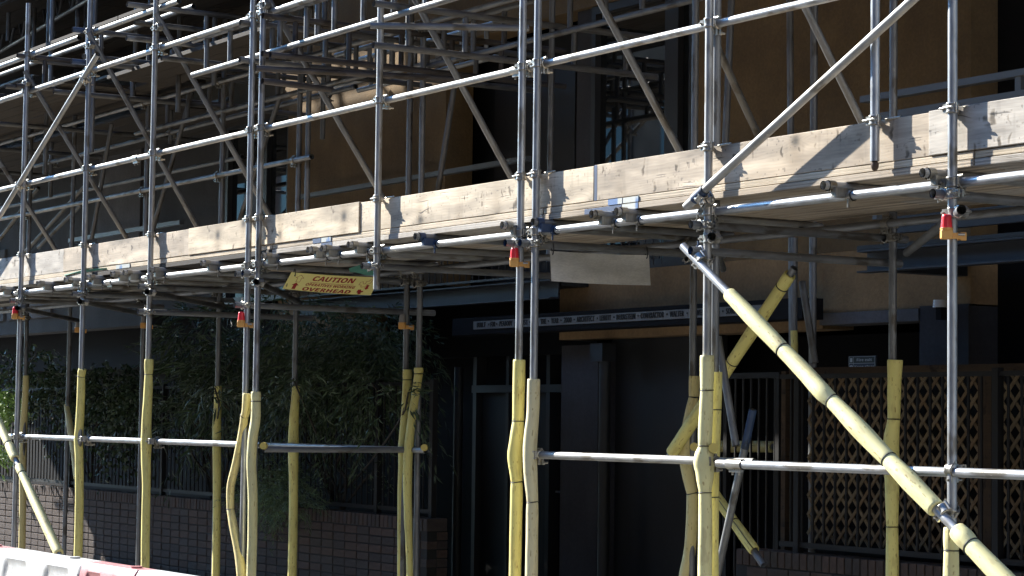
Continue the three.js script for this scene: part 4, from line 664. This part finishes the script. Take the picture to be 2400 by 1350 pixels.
// scraps of green netting caught under the deck
{
  const mkNet = (pts, label) => { const t = new THREE.Mesh(); const pos = [], uv = [], idx = []; const n = pts.length / 2; for (let i = 0; i < n; i++) { const a = pts[2 * i], b = pts[2 * i + 1]; for (let k = 0; k <= 4; k++) { pos.push(...a.map((v, e) => v + (b[e] - v) * k / 4 + (e === 1 ? 0.012 * Math.sin(k * 2 + i * 1.7) : 0))); uv.push(i, k / 4); } } for (let i = 0; i < n - 1; i++) for (let k = 0; k < 4; k++) { const a = i * 5 + k; idx.push(a, a + 5, a + 1, a + 1, a + 5, a + 6); } const m = part(numbered('debris_netting'), geoFrom(pos, uv, idx), M.greenNet, scene); m.userData = { label, category: 'netting' }; return m; };
  mkNet([[-7.648, 2.79, -0.7], [-7.668, 2.759, -0.75], [-7.399, 2.804, -0.7], [-7.418, 2.73, -0.75], [-7.135, 2.79, -0.7], [-7.21, 2.733, -0.75]], 'scrap of green netting under the deck right of the caution sign');
  mkNet([[-12.114, 2.918, -0.04], [-12.269, 2.912, -0.1], [-11.575, 2.94, -0.04], [-11.672, 2.916, -0.1], [-11.058, 2.942, -0.04], [-11.153, 2.926, -0.1]], 'strip of green netting hanging along the board edge at the left');
}

// ---------------------------------------------------------------- road barriers
function barrier(x0, x1, mat, label) {
  const t = thing('road_barrier', label, 'barrier', [x0, -0.13, 1.55], 'interlocking road barriers');
  const pos = [], uv = [], idx = [], NX = 80, prof = [[0.0, 0.24], [0.10, 0.24], [0.16, 0.20], [0.5, 0.12], [0.62, 0.105], [0.68, 0.085], [0.695, 0.07]];
  const W = x1 - x0; const rec = (u, k) => { let f = 0; for (const c of [0.27, 0.76]) { const a = Math.abs(u - c) - (0.13 + (k - 2) * 0.022); f = Math.max(f, 1 - sm(-0.012, 0.022, a)); } return f; };
  for (const side of [1, -1]) { const b0 = pos.length / 3; const rows = []; for (let j = 0; j <= 24; j++) { const y = j / 24 * 0.695; let k = 0; while (k < prof.length - 2 && prof[k + 1][0] < y) k++; const f = (y - prof[k][0]) / (prof[k + 1][0] - prof[k][0]); rows.push([y, prof[k][1] + (prof[k + 1][1] - prof[k][1]) * Math.min(1, f)]); }
    for (const [y, z] of rows) for (let i = 0; i <= NX; i++) { const u = i / NX; const vy = sm(0.15, 0.18, y) * (1 - sm(0.6, 0.63, y)); const endr = Math.min(u, 1 - u) * W < 0.012 ? 0.012 : 0; const d = z - 0.02 * rec(u, 2 + (0.5 - y) * 4) * vy - endr; pos.push(x0 + u * W, y - 0.13, 1.7 + side * d); uv.push(x0 + u * W, y); }
    for (let j = 0; j < 24; j++) for (let i = 0; i < NX; i++) { const a = b0 + j * (NX + 1) + i; side > 0 ? idx.push(a, a + 1, a + NX + 1, a + 1, a + NX + 2, a + NX + 1) : idx.push(a, a + NX + 1, a + 1, a + 1, a + NX + 1, a + NX + 2); } }
  const rowN = 25 * (NX + 1), top = 24 * (NX + 1); for (let i = 0; i < NX; i++) idx.push(top + i, top + i + 1, rowN + top + i, top + i + 1, rowN + top + i + 1, rowN + top + i);
  for (const i of [0, NX]) for (let j = 0; j < 24; j++) { const a = j * (NX + 1) + i, b = a + NX + 1; idx.push(a, b, rowN + a, b, rowN + b, rowN + a); }
  part('body', geoFrom(pos, uv, idx, 0.5), mat, t);
  part('filler_cap', new THREE.CylinderGeometry(0.04, 0.04, 0.015, 20).translate((x0 + x1) / 2 + 0.3 * W, 0.571, 1.7), mat, t);
  return t;
}
const BX = [-8.641, -6.885, -5.912];
barrier(BX[0] - 1.2, BX[0] - 0.008, M.barRed, 'red road barrier cut off by the left edge');
barrier(BX[0], BX[1] - 0.008, M.barWhite, 'white plastic road barrier at the bottom left corner');
barrier(BX[1], BX[2] - 0.008, M.barRed, 'faded red road barrier between two white ones');
barrier(BX[2], BX[2] + 1.35, M.barWhite, 'white road barrier right of the red one');

// ---------------------------------------------------------------- trees and shrubs behind the railing
function leafGeo(len, w, curl) { // a folded lance-shaped leaf along +y
  const pos = [0, 0, 0, -w, len * 0.4, curl * 0.4, w, len * 0.4, curl * 0.4, 0, len * 0.42, curl * 0.2, 0, len, curl * 1.6], idx = [0, 3, 1, 0, 2, 3, 1, 3, 4, 3, 2, 4];
  const g = new THREE.BufferGeometry(); g.setAttribute('position', new THREE.Float32BufferAttribute(pos, 3)); g.setAttribute('uv', new THREE.Float32BufferAttribute(new Array(10).fill(0), 2)); g.setIndex(idx); g.computeVertexNormals(); return g;
}
function foliage(sprays, leaf, perSpray, spread, droop) {
  const P = [], N = [], U = []; const q = new THREE.Quaternion(), m = new THREE.Matrix4(), v = new THREE.Vector3(), nm = new THREE.Matrix3(); const gp = leaf.index ? leaf.toNonIndexed() : leaf; gp.computeVertexNormals(); const pa = gp.attributes.position, na = gp.attributes.normal;
  for (const [c, dir, len] of sprays) for (let i = 0; i < perSpray; i++) {
    const s = (i + rnd()) / perSpray; const p = c.clone().addScaledVector(dir, len * s); p.y -= droop * len * s * s; p.x += rr(-spread, spread) * 0.3; p.y += rr(-spread, spread) * 0.3; p.z += rr(-spread, spread) * 0.3;
    const side = new THREE.Vector3(rr(-1, 1), rr(-0.9, 0.5) - droop, rr(-1, 1)).normalize().multiplyScalar(0.8).addScaledVector(dir, 0.7).normalize(); q.setFromUnitVectors(new THREE.Vector3(0, 1, 0), side); const q2 = new THREE.Quaternion().setFromAxisAngle(side, rnd() * 6.28); q.premultiply(q2); const sc = rr(0.6, 1.25);
    m.compose(p, q, new THREE.Vector3(sc, sc, sc)); nm.getNormalMatrix(m);
    for (let k = 0; k < pa.count; k++) { v.fromBufferAttribute(pa, k).applyMatrix4(m); P.push(v.x, v.y, v.z); v.fromBufferAttribute(na, k).applyMatrix3(nm).normalize(); N.push(v.x, v.y, v.z); U.push(0, 0); }
  }
  const g = new THREE.BufferGeometry(); g.setAttribute('position', new THREE.Float32BufferAttribute(P, 3)); g.setAttribute('normal', new THREE.Float32BufferAttribute(N, 3)); g.setAttribute('uv', new THREE.Float32BufferAttribute(U, 2)); return g;
}
// blobs: [centre, rx, ry, rz, sprays]; each spray leaves from a limb towards the outside
function plant(name, label, category, foot, blobs, leaf, perSpray, droop, sd, mats, lenS = 0.3) {
  seed = sd; const t = thing(name, label, category, foot); const limbs = [], crowns = mats.map(() => []);
  blobs.forEach(([c, rx, ry, rz, n], bi) => {
    const C = V(c), F = V(foot); const mid = F.clone().lerp(C, 0.5); mid.x += rr(-0.15, 0.15); mid.z += rr(-0.05, 0.05); mid.y = Math.max(mid.y, F.y + 0.3);
    limbs.push(new THREE.TubeGeometry(new THREE.CatmullRomCurve3([F, mid, C, C.clone().add(new THREE.Vector3(rr(-rx, rx) * 0.6, ry * 0.7, rr(-rz, rz) * 0.5))]), 14, 0.007 + 0.010 / (1 + bi), 6));
    for (let i = 0; i < n; i++) { let d; do d = new THREE.Vector3(rr(-1, 1), rr(-1, 1), rr(-1, 1)); while (d.length() > 1); const p = C.clone().add(new THREE.Vector3(d.x * rx, d.y * ry, d.z * rz)); const dir = new THREE.Vector3(d.x + rr(-0.6, 0.6), d.y * 0.6 + rr(-0.5, 0.5), d.z + rr(-0.6, 0.6)).normalize(); crowns[(bi + Math.floor(rnd() * 1.6)) % mats.length].push([p, dir, rr(0.5, 1.2) * lenS]); }
  });
  part(name === 'tree' ? 'trunk' : 'stem', mergeGeometries(limbs), M.bark, t);
  crowns.forEach((s, i) => { if (s.length) part(name === 'tree' ? 'crown' : 'foliage', foliage(s, leaf, perSpray, 0.12, droop), mats[i], t); });
  return t;
}
const LF = M.leaf;
plant('tree', 'dark green feathery tree behind the railing left of the entrance', 'tree', [-10.865, 0.791, -2.3], [[[-10.233, 1.957, -2.1], 0.68, 0.36, 0.42, 300], [[-11.25, 2.009, -2.2], 0.5, 0.38, 0.42, 190], [[-9.977, 2.309, -2.2], 0.55, 0.28, 0.4, 160], [[-11.01, 2.336, -2.3], 0.6, 0.28, 0.4, 130], [[-9.257, 1.812, -1.9], 0.25, 0.2, 0.3, 45], [[-10.622, 1.754, -1.75], 0.4, 0.2, 0.35, 60], [[-12.313, 2.369, -2.4], 0.4, 0.4, 0.3, 50], [[-9.523, 1.894, -1.2], 0.12, 0.07, 0.05, 10], [[-7.546, 1.761, -1.22], 0.1, 0.08, 0.04, 7]], leafGeo(0.085, 0.009, 0.014), 18, 0.75, 101, [LF[0], LF[1], LF[2]], 0.42);
plant('tree', 'slender tree with drooping lance-shaped leaves left of the paired poles', 'tree', [-13.327, 0.656, -2.2], [[[-13.512, 2.388, -2.1], 0.75, 0.35, 0.35, 130], [[-12.656, 2.062, -2], 0.6, 0.35, 0.35, 130], [[-13.131, 1.67, -1.8], 0.45, 0.25, 0.3, 30], [[-11.9, 1.671, -1.7], 0.4, 0.25, 0.3, 36], [[-11.642, 2.683, -2.2], 0.5, 0.22, 0.3, 34], [[-12.892, 1.216, -1.75], 0.2, 0.1, 0.15, 8], [[-11.104, 1.786, -1.2], 0.16, 0.12, 0.05, 12]], leafGeo(0.15, 0.012, 0.03), 9, 0.55, 202, [LF[2], LF[0]], 0.35);
plant('shrub', 'feathery green shrub spilling over the brick wall beside the back pole', 'shrub', [-11.422, 0.568, -1.95], [[[-11.035, 0.99, -1.75], 0.42, 0.22, 0.22, 110], [[-10.506, 0.869, -1.6], 0.45, 0.16, 0.2, 90], [[-11.106, 0.767, -1.7], 0.3, 0.16, 0.15, 60]], leafGeo(0.07, 0.004, 0.01), 20, 0.35, 303, [LF[3], LF[1]], 0.22);
plant('ivy', 'dark ivy hanging over the railing at the left', 'ivy', [-16.188, 0.838, -2], [[[-15.682, 1.857, -1.95], 0.9, 0.26, 0.24, 250], [[-16.857, 1.912, -1.95], 0.6, 0.2, 0.2, 140], [[-14.704, 1.714, -1.95], 0.5, 0.25, 0.2, 160], [[-15.159, 1.337, -1.9], 0.25, 0.15, 0.12, 24], [[-18.695, 2.136, -2.1], 0.9, 0.3, 0.2, 80]], leafGeo(0.062, 0.022, 0.016), 9, 0.8, 404, [LF[0], LF[2]], 0.42);
plant('shrub', 'sunlit light green shrub at the far left edge', 'shrub', [-19.249, 0.748, -1.95], [[[-18.009, 1.68, -1.55], 0.4, 0.13, 0.1, 90], [[-18.632, 1.08, -1.75], 0.4, 0.12, 0.1, 30]], leafGeo(0.07, 0.018, 0.02), 10, 0.3, 505, [M.leafPale], 0.22);
plant('shrub', 'small weedy plant with thin stems behind the railing left of the paired back poles', 'shrub', [-10.052, 0.746, -1.96], [[[-10.188, 1.17, -1.98], 0.3, 0.3, 0.08, 16], [[-9.304, 1.228, -1.98], 0.35, 0.25, 0.08, 14], [[-10.788, 1.196, -1.98], 0.2, 0.25, 0.08, 8]], leafGeo(0.05, 0.008, 0.01), 8, 0.2, 606, [LF[1]], 0.22);

renderer.render(scene, camera);
